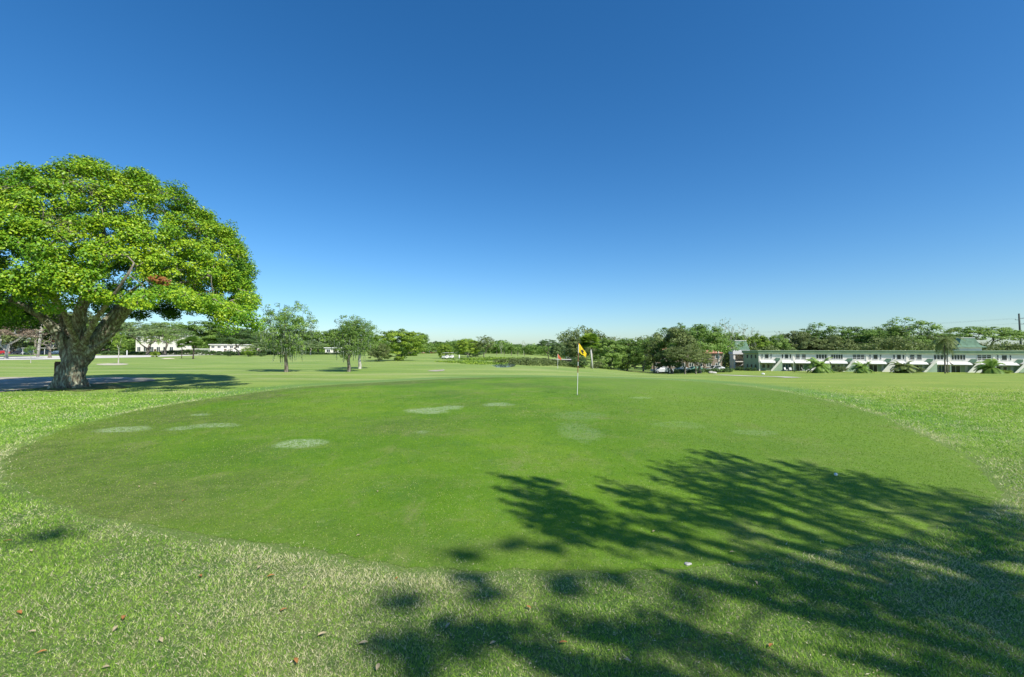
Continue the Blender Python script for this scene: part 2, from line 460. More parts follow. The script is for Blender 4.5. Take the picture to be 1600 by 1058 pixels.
def grass_material(name, kind):
    m = bpy.data.materials.new(name); m.use_nodes = True
    N = m.node_tree.nodes; L = m.node_tree.links; b = N['Principled BSDF']
    b.inputs['Roughness'].default_value = .8; b.inputs['Specular IOR Level'].default_value = .15
    tc = N.new('ShaderNodeTexCoord')
    def noise(sc, det=4, rough=.55, stretch=None, dist=0):
        n = N.new('ShaderNodeTexNoise'); n.inputs['Scale'].default_value = sc; n.inputs['Detail'].default_value = det; n.inputs['Roughness'].default_value = rough
        n.inputs['Distortion'].default_value = dist
        if stretch:
            mp = N.new('ShaderNodeMapping'); mp.inputs['Scale'].default_value = stretch[:3]
            if len(stretch) > 3: mp.inputs['Rotation'].default_value = (0, 0, stretch[3])
            L.new(tc.outputs['Object'], mp.inputs['Vector']); L.new(mp.outputs[0], n.inputs['Vector'])
        else: L.new(tc.outputs['Object'], n.inputs['Vector'])
        return n.outputs['Fac']
    def ramp(src, *stops):
        r = N.new('ShaderNodeValToRGB'); e = r.color_ramp.elements
        while len(e) < len(stops): e.new(.5)
        for i, (p, c) in enumerate(stops): e[i].position = p; e[i].color = (*c, 1)
        L.new(src, r.inputs['Fac']); return r.outputs['Color']
    def mix(fac, a, c, mode='MIX'):
        x = N.new('ShaderNodeMix'); x.data_type = 'RGBA'; x.blend_type = mode
        if isinstance(fac, float): x.inputs[0].default_value = fac
        else: L.new(fac, x.inputs[0])
        for s_, v in ((6, a), (7, c)):
            if isinstance(v, tuple): x.inputs[s_].default_value = (*v, 1)
            else: L.new(v, x.inputs[s_])
        return x.outputs[2]
    def bw(src, lo, hi, k=1.0): return ramp(src, (lo, (0, 0, 0)), (hi, (k, k, k)))
    def attr(n):
        a = N.new('ShaderNodeAttribute'); a.attribute_name = n; return a.outputs['Fac']
    g1, g2 = (1, 1, 1), (0, 0, 0)
    if kind == 'rough':
        c = ramp(noise(.06, 6, .65, (.7, 1.8, 1)), (.34, (.155, .27, .04)), (.5, (.24, .345, .06)), (.66, (.33, .41, .10)))
        c = mix(bw(noise(.35, 4, .6, (.5, 1.3, 1, .2)), .5, .72, .6), c, (.38, .42, .16))
        c = mix(bw(noise(.16, 3, .5, (.4, 2.2, 1, -.1)), .5, .64, .65), c, (.12, .245, .03))
        c = mix(bw(noise(.11, 4, .6, (.35, 2.6, 1, .12)), .52, .66, .5), c, (.40, .42, .17))
        c = mix(attr('right'), c, mix(bw(noise(.3, 4, .6, (.6, 1.2, 1)), .4, .65), (.20, .30, .035), (.30, .36, .06)))
        c = mix(attr('lush'), c, (.10, .235, .05))
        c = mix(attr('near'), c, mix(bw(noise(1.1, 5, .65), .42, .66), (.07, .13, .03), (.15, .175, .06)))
        c = mix(attr('straw'), c, (.42, .38, .20))
        c = mix(attr('rim'), c, (.12, .20, .03))
        c = mix(bw(noise(38, 3, .7), .5, .66, .45), c, (.36, .34, .18))
        c = mix(bw(noise(55, 2, .6), .5, .64, .5), c, (.05, .10, .02))
        bs = .9
    else:
        c = ramp(noise(.22, 4, .6, (1, .8, 1)), (.34, (.07, .165, .006)), (.5, (.11, .225, .008)), (.66, (.175, .29, .014)))
        c = mix(bw(noise(.9, 5, .65, (.7, 1, 1, .4)), .5, .7, .7), c, (.18, .235, .05))
        c = mix(bw(noise(1.7, 5, .7, (1, .6, 1, .9)), .52, .68, .5), c, (.065, .16, .018))
        c = mix(bw(noise(.5, 5, .7, (1, 1, 1), 1.2), .56, .72, .5), c, (.06, .15, .018))
        c = mix(attr('wear'), c, mix(bw(noise(2.5, 5, .7), .4, .62), (.085, .125, .025), (.15, .18, .05)))
        c = mix(attr('lush'), c, (.17, .27, .035))
        c = mix(bw(noise(60, 3, .7), .52, .66, .35), c, (.22, .26, .08))
        c = mix(bw(noise(90, 2, .6), .5, .64, .45), c, (.035, .09, .012))
        c = mix(bw(noise(4.2, 6, .8), .56, .68, .38), c, (.27, .33, .12))
        c = mix(bw(noise(14, 4, .8), .54, .68, .45), c, (.05, .13, .012))
        c = mix(bw(noise(.7, 6, .75, (1.6, .7, 1, .5), .6), .54, .68, .55), c, (.20, .22, .07))
        pm = N.new('ShaderNodeMath'); pm.operation = 'MULTIPLY'; L.new(attr('pale'), pm.inputs[0]); L.new(bw(noise(9, 6, .9), .42, .54), pm.inputs[1])
        c = mix(pm.outputs[0], c, (.30, .38, .20))
        bs = .5
    L.new(c, b.inputs['Base Color'])
    bp = N.new('ShaderNodeBump'); bp.inputs['Strength'].default_value = bs; bp.inputs['Distance'].default_value = .012
    L.new(noise(70, 3, .7), bp.inputs['Height'])
    bp2 = N.new('ShaderNodeBump'); bp2.inputs['Strength'].default_value = .35; bp2.inputs['Distance'].default_value = .08
    L.new(noise(2.2, 5, .7), bp2.inputs['Height']); L.new(bp.outputs[0], bp2.inputs['Normal'])
    L.new(bp2.outputs[0], b.inputs['Normal'])
    return m
u_ = Vg[:,0] / np.maximum(Vg[:,1], 5)
right = smooth(u_, .15, .7) * smooth(Vg[:,1], 10, 18)
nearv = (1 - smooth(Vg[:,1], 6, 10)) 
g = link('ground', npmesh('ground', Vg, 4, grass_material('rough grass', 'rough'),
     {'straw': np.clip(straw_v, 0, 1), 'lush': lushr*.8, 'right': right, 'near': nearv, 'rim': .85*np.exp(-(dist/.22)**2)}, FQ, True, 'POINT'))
tag(g, 'mown fairway grass rolling away to the trees', kind='structure')

# putting green sheet
c0 = GB.mean(0); GBL = GB; GB = GBF
jit = 1 + .012*(vnoise(GB[:,0], GB[:,1], 1.3, 3)-.5) + .008*(vnoise(GB[:,0], GB[:,1], 4, 4)-.5) + .009*(vnoise(GB[:,0], GB[:,1], 13, 8)-.5)
rings = np.linspace(0, 1, 90)[1:]
nb = len(GB)
pts = [c0[None]] + [c0 + (GB - c0) * jit[:, None] * r for r in rings]
G2 = np.concatenate(pts)
fc = []
for k in range(nb): fc.append((0, 1+k, 1+(k+1) % nb, 1+(k+1) % nb))
tri = np.array([(0, 1+k, 1+(k+1) % nb) for k in range(nb)])
q = []
for r in range(len(rings)-1):
    a = 1 + r*nb + np.arange(nb); b2 = 1 + r*nb + (np.arange(nb)+1) % nb
    q.append(np.stack([a, a+nb, b2+nb, b2], 1))
q = np.concatenate(q)
qt = np.concatenate([tri, q[:, [0,1,2]], q[:, [0,2,3]]])
G3 = np.column_stack([G2, tz(G2[:,0], G2[:,1]) + .0028])
GB = GBL; edge = np.minimum(dist_poly(G2, GB), 9)
pale = np.zeros(len(G2))
for px, py, rx_, ry_, k in [(672,642,34,4.5,1),(703,638,22,3.5,.9),(780,633,24,3.6,.9),(470,694,36,7,1),(200,672,43,5.5,.95),(285,670,26,3.5,.7),(335,666,42,4,.8),
                            (312,649,17,2.5,.9),(660,676,13,3,.5),(903,672,34,14,.32),(905,650,40,7,.25),(1180,676,34,5,.3),(1060,664,45,5,.22),(1000,622,20,1.6,.5)]:
    c = ground_at(px, py); e1 = ground_at(px+rx_, py); e2 = ground_at(px, py-ry_)
    ra = abs(e1.x - c.x); rb = abs(e2.y - c.y)
    d2 = ((G2[:,0]-c.x)/ra)**2 + ((G2[:,1]-c.y)/rb)**2 + (vnoise(G2[:,0], G2[:,1], 1.6, 5)-.5)*.8 + (vnoise(G2[:,0], G2[:,1], 5, 6)-.5)*.5
    pale = np.maximum(pale, k * 1.0 * (1 - smooth(d2, .45, 1.25)))
left = smooth(-G2[:,0], 0, 5)
wear = np.exp(-((edge-.35)/.55)**2)*.6*(.35+.65*left) + np.exp(-((edge-1.5)/.9)**2)*.75*left*smooth(vnoise(G2[:,0], G2[:,1], .8, 15), .2, .6) + (vnoise(G2[:,0], G2[:,1], .5, 9) > .0)*0
wear += .55*smooth(vnoise(G2[:,0], G2[:,1], .33, 12), .5, .85)*smooth(-G2[:,0], -3, 4) + .4*smooth(vnoise(G2[:,0], G2[:,1], .55, 14), .62, .9)
lushg = smooth(G2[:,0], 1, 7)*.6
g = link('putting_green', npmesh('putting_green', G3, 3, grass_material('fine green grass', 'green'),
     {'wear': np.clip(wear, 0, .9), 'pale': pale, 'lush': lushg}, qt, True, 'POINT'))
tag(g, 'short mown oval putting green', kind='structure')

def sheet(name, pix, m, dz=.006, n=10, kind='structure', label=None):
    """closed patch laid on the terrain, outline spline through ground points"""
    P = closed_spline(np.array([tuple(ground_at(*p))[:2] for p in pix]), 6)
    return sheet_w(name, P, m, dz, n, label)
def sheet_w(name, P, m, dz=.006, n=10, label=None):
    c = P.mean(0); nb = len(P); pts = [c[None]] + [c + (P-c)*r for r in np.linspace(0, 1, n)[1:]]
    G = np.concatenate(pts); tri = [(0, 1+k, 1+(k+1) % nb) for k in range(nb)]
    for r in range(n-2):
        for k in range(nb):
            a = 1+r*nb+k; b = 1+r*nb+(k+1) % nb
            tri += [(a, a+nb, b+nb), (a, b+nb, b)]
    o = link(name, npmesh(name, np.column_stack([G, tz(G[:,0], G[:,1]) + dz]), 3, m, None, np.array(tri), True))
    tag(o, label, kind='structure'); return o
M['soil'] = mat('sandy bare soil', (.30, .26, .19), .95, scale=1.5, col2=(.48, .44, .36), bump=.4, thr=(.4, .6))
M['mulch'] = mat('brown leaf mulch', (.12, .10, .05), .95, scale=3, col2=(.17, .24, .06), bump=.8, bscale=30)
sheet('bare_patch', [(668,580),(680,578.6),(694,578),(692,580),(680,581)], M['soil'], .02)
M['sand'] = mat('pale sand', (.50, .46, .33), .95, .1, 2, bump=.2)
sheet('bare_soil', [(-260,600),(-120,592),(20,590),(120,591),(190,590),(236,592),(238,596),(180,599),(120,603),(60,607),(0,614),(-120,630),(-260,640)], M['soil'], .02)
sheet('mulch_patch', [(56,609),(80,604),(108,601),(150,601),(186,603),(196,607),(158,609),(126,612),(98,611),(76,613)], M['mulch'], .03)
sheet('sand_ring', [(150,569.5),(168,568.2),(185,568),(200,569),(196,570.4),(180,571),(160,570.8)], M['sand'], .02)
def strip(name, a, b, w, m, dz, label=None, n=60, zc=None):
    """road strip through world points"""
    A = np.array(a, float); t = np.linspace(0, len(A)-1, n)
    X = np.interp(t, range(len(A)), A[:,0]); Y = np.interp(t, range(len(A)), A[:,1])
    dx = np.gradient(X); dy = np.gradient(Y); l = np.hypot(dx, dy); nx_, ny_ = -dy/l, dx/l
    V = []; Fc = []
    for s_ in np.linspace(-.5, .5, 5): V.append(np.column_stack([X+nx_*w*s_, Y+ny_*w*s_]))
    V = np.concatenate(V)
    for j in range(4):
        for i in range(n-1): Fc.append((j*n+i, j*n+i+1, (j+1)*n+i+1, (j+1)*n+i))
    o = link(name, npmesh(name, np.column_stack([V, tz(V[:,0], V[:,1]) + dz]), 4, m, None, np.array(Fc), True))
    tag(o, label, kind='structure'); return o
# cart path on the left: broad pale strip
def gx(px, Y): return ((px-800)/F*Y, Y)
P = np.array([gx(-700, 74), gx(-300, 76), gx(0, 79), gx(100, 88), gx(190, 103), gx(240, 113), gx(320, 150), gx(400, 186),
              gx(400, 196), gx(320, 167), gx(240, 150), gx(190, 143), gx(100, 130), gx(0, 121), gx(-300, 118), gx(-700, 116)])
M['path'] = mat('pale concrete path', (.60, .57, .50), .9, .06, .3)
def ribbon(name, edge1, edge2, m, dz, label=None, k=12):
    A = np.array(edge1, float); B = np.array(edge2, float); n = len(A)*k
    t = np.linspace(0, len(A)-1, n)
    a = np.column_stack([np.interp(t, range(len(A)), A[:,i]) for i in (0, 1)]); b = np.column_stack([np.interp(t, range(len(B)), B[:,i]) for i in (0, 1)])
    V = np.concatenate([a+(b-a)*s_ for s_ in np.linspace(0, 1, 7)])
    Fc = [(j*n+i, j*n+i+1, (j+1)*n+i+1, (j+1)*n+i) for j in range(6) for i in range(n-1)]
    o = link(name, npmesh(name, np.column_stack([V, tz(V[:,0], V[:,1]) + dz]), 4, m, None, np.array(Fc), True))
    tag(o, label, kind='structure'); return o
ribbon('cart_path', P[:8], P[8:][::-1], M['path'], .03)
strip('parking_lot', [gx(-500, 185), gx(0, 185), gx(140, 180)], None, 36, M['asphalt'], .03)
# right path and low road
strip('footpath', [tuple(ground_at(*p))[:2] for p in [(1120,586),(1150,587),(1190,588.5),(1240,590.5)]], None, 1.1, M['path'], .03)

# pond and creek
M['water'] = mat('pond water', (.05, .09, .13), .06, .1, 1, spec=.6)
pw = closed_spline(np.array([tuple(ground_at(*p))[:2] for p in [(768,572),(775,570),(788,569.4),(800,570),(806,572),(795,574),(775,574)]]), 6)
V0 = np.array([(p[0], p[1]) for p in pw]); zc_ = tzf(*V0.mean(0)) + .05
o = MB().add([(x, y, zc_) for x, y in V0], [tuple(range(len(V0)))]).build('pond_water', M['water']); tag(o, kind='structure')

# ------------------------------------------------------------------ camera, sun, sky
cam = bpy.data.cameras.new('camera'); cam.sensor_width = 36; cam.lens = F/1600*36; cam.clip_end = 8000; cam.clip_start = .05
co = bpy.data.objects.new('camera', cam); COL.objects.link(co); co.location = CAM; co.rotation_euler = (math.pi/2 + PITCH, 0, 0)
S.camera = co
SD = Vector((1.24, -1.35, 1.88)).normalized()
sl = bpy.data.lights.new('sun', 'SUN'); sl.energy = 5.0; sl.angle = math.radians(.53); sl.color = (1, .95, .86)
so = bpy.data.objects.new('sun', sl); COL.objects.link(so); so.rotation_euler = SD.to_track_quat('Z', 'Y').to_euler(); so.location = (20, -20, 30)
W = bpy.data.worlds.new('World'); S.world = W; W.use_nodes = True
nt = W.node_tree; bg = nt.nodes['Background']; sky = nt.nodes.new('ShaderNodeTexSky'); sky.sky_type = 'NISHITA'
sky.sun_disc = False; sky.sun_elevation = math.asin(SD.z); sky.sun_rotation = math.atan2(SD.x, SD.y)
sky.altitude = 0; sky.air_density = 1.0; sky.dust_density = .5; sky.ozone_density = 2.2
hs = nt.nodes.new('ShaderNodeHueSaturation'); hs.inputs['Saturation'].default_value = 1.22; hs.inputs['Value'].default_value = 1.0
tn = nt.nodes.new('ShaderNodeMix'); tn.data_type = 'RGBA'; tn.blend_type = 'MULTIPLY'; tn.inputs[0].default_value = 1; tn.inputs[7].default_value = (.76, .90, 1.04, 1)
nt.links.new(sky.outputs[0], tn.inputs[6]); nt.links.new(tn.outputs[2], hs.inputs['Color']); nt.links.new(hs.outputs[0], bg.inputs['Color']); bg.inputs['Strength'].default_value = .114
S.view_settings.view_transform = 'Standard'; S.view_settings.look = 'None'; S.view_settings.exposure = .36; S.view_settings.gamma = 1
S.render.engine = 'CYCLES'; S.cycles.max_bounces = 6; S.cycles.transparent_max_bounces = 8

# ------------------------------------------------------------------ the big ficus on the left
rngB = np.random.default_rng(77)
bx, by = (110-800)/F*22.6, 22.6
bl_ = 0
bt = empty('ficus_tree', (bx, by, tzf(bx, by)))
tag(bt, 'huge dome-crowned ficus tree with thick mottled trunk at the left edge', 'tree')
def bl(px, py, dy=0.0):     # a point of this tree measured off the photograph, dy metres behind the trunk's plane
    p = at(px, py, by + dy); return Vector((p.x - bx, dy, p.z - tzf(bx, by)))
tr = MB()
trunk = [Vector((0, 0, -.3)), bl(110, 600), bl(113, 585), bl(117, 566), bl(121, 548), bl(124, 530)]
tr.tube(trunk, [.68, .58, .50, .48, .42, .3], 22, wob=.06)
for k in range(11):        # root flare
    a = k*2*math.pi/11 + .3*math.sin(k*2.1); L = .95 + .3*math.sin(k*3.7)
    d = Vector((math.cos(a), math.sin(a), 0))
    tr.tube([d*.36 + Vector((0, 0, 1.1)), d*.47 + Vector((0, 0, .55)), d*(.46+.12*L) + Vector((0, 0, .2)), d*(.56+.28*L) + Vector((0, 0, -.12))], [.12, .14, .12, .05], 8)
limbs = [
 ([bl(112,568), bl(104,546), bl(90,520,-.3), bl(64,492,-.8), bl(20,472,-1.5), bl(-30,455,-2.2)], [.38,.31,.26,.2,.14,.05]),
 ([bl(118,560), bl(110,525,.3), bl(96,488,.6), bl(75,445,1.0), bl(50,395,1.4), bl(40,340,1.5)], [.36,.24,.2,.16,.11,.05]),
 ([bl(120,560), bl(122,520), bl(126,485,-.4), bl(145,430,-.8), bl(160,370,-1.0), bl(165,310,-1.0)], [.42,.34,.27,.2,.14,.05]),
 ([bl(124,566), bl(146,541), bl(172,514), bl(195,485,-.2), bl(228,462,-.5), bl(275,445,-.8), bl(330,430,-1.0)], [.42,.37,.33,.28,.2,.11,.05]),
 ([bl(124,560), bl(140,530,1), bl(168,495,2.4), bl(205,455,3.6), bl(250,420,5)], [.22,.15,.13,.09,.05]),
 ([bl(116,562), bl(108,530,1.2), bl(85,498,3), bl(70,465,5)], [.22,.15,.12,.05]),
 ([bl(120,560), bl(116,525,-1.0), bl(100,490,-2.2), bl(80,455,-3.4), bl(66,420,-4)], [.24,.16,.12,.09,.05]),
 ([bl(122,560), bl(136,526,-.8), bl(152,495,-1.8), bl(180,460,-3.2), bl(205,420,-4)], [.22,.15,.12,.08,.05]),
 ([bl(128,556), bl(150,543,-.4), bl(165,533,-.8), bl(180,520,-1.2), bl(205,505,-1.6)], [.22,.13,.09,.06,.03]),
]
for p, r in limbs: tr.tube(p, [q*.92 for q in r], 12, wob=.05)
tro = tr.build('trunk', None, bt, True)
M['ficus_bark'] = mat('mottled ficus bark', (.085, .072, .055), .9, scale=1.6, bump=1.0, bscale=6)
nt_ = M['ficus_bark'].node_tree; N_ = nt_.nodes; L_ = nt_.links
tc_ = N_.new('ShaderNodeTexCoord'); n1 = N_.new('ShaderNodeTexNoise'); n1.inputs['Scale'].default_value = 5.5; n1.inputs['Detail'].default_value = 8; n1.inputs['Roughness'].default_value = .7
mp_ = N_.new('ShaderNodeMapping'); mp_.inputs['Scale'].default_value = (1.8, 1.8, .45)
L_.new(tc_.outputs['Object'], mp_.inputs['Vector']); L_.new(mp_.outputs[0], n1.inputs['Vector'])
r1_ = N_.new('ShaderNodeValToRGB'); e_ = r1_.color_ramp.elements; e_.new(.5); e_.new(.6)
for i, (p_, c_) in enumerate([(.36, (.065, .054, .036)), (.46, (.15, .125, .09)), (.53, (.22, .23, .15)), (.64, (.46, .47, .37))]): e_[i].position = p_; e_[i].color = (*c_, 1)
L_.new(n1.outputs['Fac'], r1_.inputs['Fac']); L_.new(r1_.outputs['Color'], N_['Principled BSDF'].inputs['Base Color'])
tro.data.materials.clear(); tro.data.materials.append(M['ficus_bark'])
rm = tro.modifiers.new('r', 'REMESH'); rm.mode = 'VOXEL'; rm.voxel_size = .055; rm.use_smooth_shade = True
tx_ = bpy.data.textures.new('bark', 'CLOUDS'); tx_.noise_scale = .35; tx_.noise_depth = 3
dm = tro.modifiers.new('d', 'DISPLACE'); dm.texture = tx_; dm.strength = .16; dm.mid_level = .5

cc = np.array([-20.85 - bx, 23.6 - by, 5.0]); R_ = 6.65
Cs = []; NV = unit(rngB.normal(size=(230, 3)))
depthb = rngB.random(230)
thin = np.array([bl(px, py, dy) for px, py, dy in [(132,292,-4.6),(95,352,-5.2),(258,436,-4.6),(245,425,-4.6),(300,360,-3.6),(180,330,-5)]])
while len(Cs) < 980:
    d = unit(rngB.normal(size=3))
    if d[2] < -.36: continue
    near_ = NV @ d; j = int(np.argmax(near_))
    vor = np.sort(near_)[-1] - np.sort(near_)[-2]
    bump = .84 + .08 * depthb[j] + .09 * math.sqrt(min(1, vor/.025))
    r = bump * rngB.uniform(.93, 1.0)
    p = cc + d * r * np.array([R_, R_, 6.6 if d[2] > 0 else 3.0])
    if vor < .006 and rngB.random() < .8: continue
    if np.linalg.norm(thin - p, axis=1).min() < .95: continue
    Cs.append(p)
for _ in range(230):
    d = unit(rngB.normal(size=3)); d[2] = abs(d[2]) if rngB.random() < .8 else d[2]*.5
    r = rngB.uniform(.5, .80); Cs.append(cc + d * r * np.array([R_, R_, 6.2 if d[2] > 0 else 2.0]))
# drooping skirts on the right and left
for (px, py, dy, n_) in [(352,485,-1,9),(375,494,-1.2,7),(330,474,-2,7),(300,466,-2.2,6),(388,470,0,8),(345,500,-1,3),(392,497,-.5,4),(270,460,-3,6),(235,462,-3,5),(25,497,1,12),(-20,500,0,12),(40,484,3,8),(60,490,2,5),(5,490,-2,8),(-40,480,-2,10),(80,470,-3,5),(205,468,-3.4,4)]:
    for _ in range(n_): Cs.append(np.array(bl(px + rngB.normal()*12, py + rngB.normal()*7, dy + rngB.normal()*.8)))
Cs = np.array(Cs); K = len(Cs)
sunv = np.array(SD); tb = .36 + .40*(unit(Cs - cc) @ sunv) + .12*np.clip((Cs[:,0]-cc[0])/R_, -1, 1) + rngB.normal(size=K)*.2  # sunlight painted into the leaf tint: clumps facing the sun are yellower
Rr = np.stack([rngB.uniform(.36, .62, K)]*2 + [rngB.uniform(.24, .42, K)], 1)
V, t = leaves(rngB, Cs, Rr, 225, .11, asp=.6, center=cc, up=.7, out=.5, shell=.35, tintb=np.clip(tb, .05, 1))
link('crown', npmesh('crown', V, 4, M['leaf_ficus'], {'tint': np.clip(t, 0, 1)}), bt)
# secondary branches from each limb into the crown
br = MB(); ends = [Vector(l[0][-1]) for l in limbs]; mids = [np.array([tuple(q) for q in l[0][2:]]) for l in limbs]
asg = {}
for c in Cs:
    k = int(np.argmin([np.linalg.norm(m_ - c, axis=1).min() for m_ in mids])); asg.setdefault(k, []).append(c)
for k, cl in asg.items():
    p, r = limbs[k]
    for pts, rr in skeleton(np.array(cl), p, r[0]*.7, r[-1]*.8, rng=rngB, minr=.018, ns=3, lift=.06)[0:]:
        br.tube(pts, [min(q, .2) for q in rr], 5, cap=False)
M['branch'] = mat('crown branches', (.12, .095, .075), .9, scale=2, col2=(.30, .26, .21))
br.build('branches', M['branch'], bt, True)
Cr = np.array([bl(px, py, dy) for px, py, dy in [(246,437,-3.6),(256,440,-3.4)]])
V, t = leaves(rngB, Cr, np.tile([.34, .34, .18], (len(Cr), 1)), 90, .12, center=cc)
link('withered_leaves', npmesh('withered_leaves', V, 4, M['leaf_rust'], {'tint': t}), bt)
Cr = np.array([bl(px, py, dy) for px, py, dy in [(124,284,-4.3),(135,292,-4.5),(142,302,-4.6),(84,345,-4.8),(95,352,-5),(104,366,-5),(60,440,-4),(30,470,-2),(10,440,-3),(300,358,-3.4)]])
V, t = leaves(rngB, Cr, np.tile([.5, .5, .3], (len(Cr), 1)), 60, .10, asp=.18, center=cc)
tag(link('bare_twigs', npmesh('bare_twigs', V, 4, M['leaf_brown'], {'tint': t}), bt), kind='stuff')
# board behind trunk
wb = empty('timber_post', (at(90.5, 560, 23.4).x, 23.4, tzf(-23, 23.4)))
tag(wb, 'rough brown timber board standing upright behind the big ficus trunk', 'post')
MB().box(-.11, .13, -.04, .04, -.1, 1.28).box(-.13, -.11, -.05, .05, -.1, 1.22).box(-.12, .12, .04, .09, .9, 1.0).build('board', M['wood'], wb)

# ------------------------------------------------------------------ the tree that shades the green (stands outside the frame on the right)
rngF = np.random.default_rng(5)
fx, fy = 10.2, -4.2
ft = empty('oak_tree', (fx, fy, 0)); tag(ft, 'tall oak beyond the right edge that throws the dappled shade over the green', 'tree')
sh = np.array([SD.x, SD.y]) / SD.z
zones = [([(1090,705),(1300,738),(1600,790),(1600,960),(1400,905),(1250,885),(1150,872),(1010,868),(930,825),(1000,800),(950,765),(1060,775),(1030,740),(1100,735)], 92, .62),
         ([(1200,885),(1400,915),(1600,930),(1700,1060),(1400,1060),(1290,960)], 19, .55),
         ([(990,905),(1250,900),(1420,1058),(1020,1058)], 6, .5),
         ([(800,748),(850,752),(905,785),(960,850),(900,858),(840,815),(800,795)], 17, .55),
         ([(1600,790),(2600,900),(2600,1600),(1600,1400)], 40, .7),
         ([(700,985),(770,955),(860,1000),(930,1058),(690,1058)], 4, .5),
         ([(930,1000),(1000,960),(1100,1058),(960,1070)], 5, .5)]
spots = [(84,838,.30),(725,870,.22),(800,852,.16),(860,858,.14),(630,943,.22),(757,930,.18),(735,905,.12),(955,905,.2),(885,910,.17),(880,925,.12),(1065,930,.24),(610,1005,.15),(655,1045,.2),(730,1015,.18),(640,1015,.2)]
Cf = []; Rf = []; df = []
def caster(gx_, gy_, hh, r, el=2.0):
    p = np.array([gx_ + sh[0]*hh, gy_ + sh[1]*hh, hh]); Cf.append(p - np.array([fx, fy, 0])); Rf.append(r); df.append(el)
for poly, n_, rr in zones:
    W_ = np.array([tuple(ground_at(*q))[:2] for q in poly]); lo, hi = W_.min(0), W_.max(0)
    k = 0; got = []; tries = 0
    while k < n_ and tries < 20000:
        tries += 1
        q = rngF.uniform(lo, hi)
        if not inside(q[None], W_)[0]: continue
        if got and min(np.linalg.norm((np.array(g_) - q) * np.array([1.5, .75])) for g_ in got) < rr*.50: continue
        got.append(q); k += 1
        caster(q[0], q[1], rngF.uniform(6.4, 9.2), rr*rngF.uniform(.30, .56), rngF.uniform(2.4, 3.8))
for px, py, r in spots:
    q = ground_at(px, py); caster(q.x, q.y, rngF.uniform(11.0, 13.5), r*1.25, 1.0)
for _ in range(110):    # the rest of its crown, out over the right and behind
    a = rngF.uniform(0, 6.28); r = rngF.uniform(.3, 1)**.5*7
    Cf.append(np.array([5.5 + math.cos(a)*r, -7.0 + math.sin(a)*r, 9 + 3*math.sqrt(max(0, 1-(r/7.2)**2)) + rngF.normal()*.4])); Rf.append(.7); df.append(1.2)
Cf = np.array(Cf); Rf = np.array(Rf)
# each clump is drawn out along its branch, away from the trunk
rad_ = unit(Cf * np.array([1, 1, 0])); K = len(Cf); n_ = 140
dd = unit(rngF.normal(size=(K, n_, 3))) * rngF.random((K, n_, 1))**.45
soft = np.array(df) == 1.0; dd[soft] = rngF.normal(size=(int(soft.sum()), n_, 3))*.62; dd[soft, 90:] = dd[soft, :n_-90]*.5
el = np.array(df)[:, None]
side = np.stack([-rad_[:,1], rad_[:,0], np.zeros(K)], 1)
Pf = Cf[:, None] + rad_[:, None]*(dd[..., 0:1]*Rf[:, None, None]*el[..., None]*.78) + side[:, None]*(dd[..., 1:2]*Rf[:, None, None]*.5) + np.array([0,0,1.])*dd[..., 2:3]*Rf[:, None, None]*.35
Pf = Pf.reshape(-1, 3)
V, t = leaves(rngF, Pf, np.full((len(Pf), 3), .03), 1, .10, asp=.5, up=.8)
link('crown', npmesh('crown', V, 4, M['leaf_green'], {'tint': t}), ft)
fb = MB()
sk_ = np.array(df) == 1.0
trk = [(0,0,-.2), (-.1,.1,1.5), (-.3,.3,3.0), (-.6,.8,4.8), (-1,1.4,7.0), (-1.2,1.2,9.0)]
for pts, rr in skeleton(Cf[~sk_], trk, .42, .16, rng=rngF, minr=.004, lift=.03) + skeleton(Cf[sk_], trk[2:], .09, .012, rng=rngF, minr=.004)[0:]:
    fb.tube(pts, rr, 8 if rr[0] > .1 else 5, cap=False)
fb.build('trunk', M['bark'], ft, True)

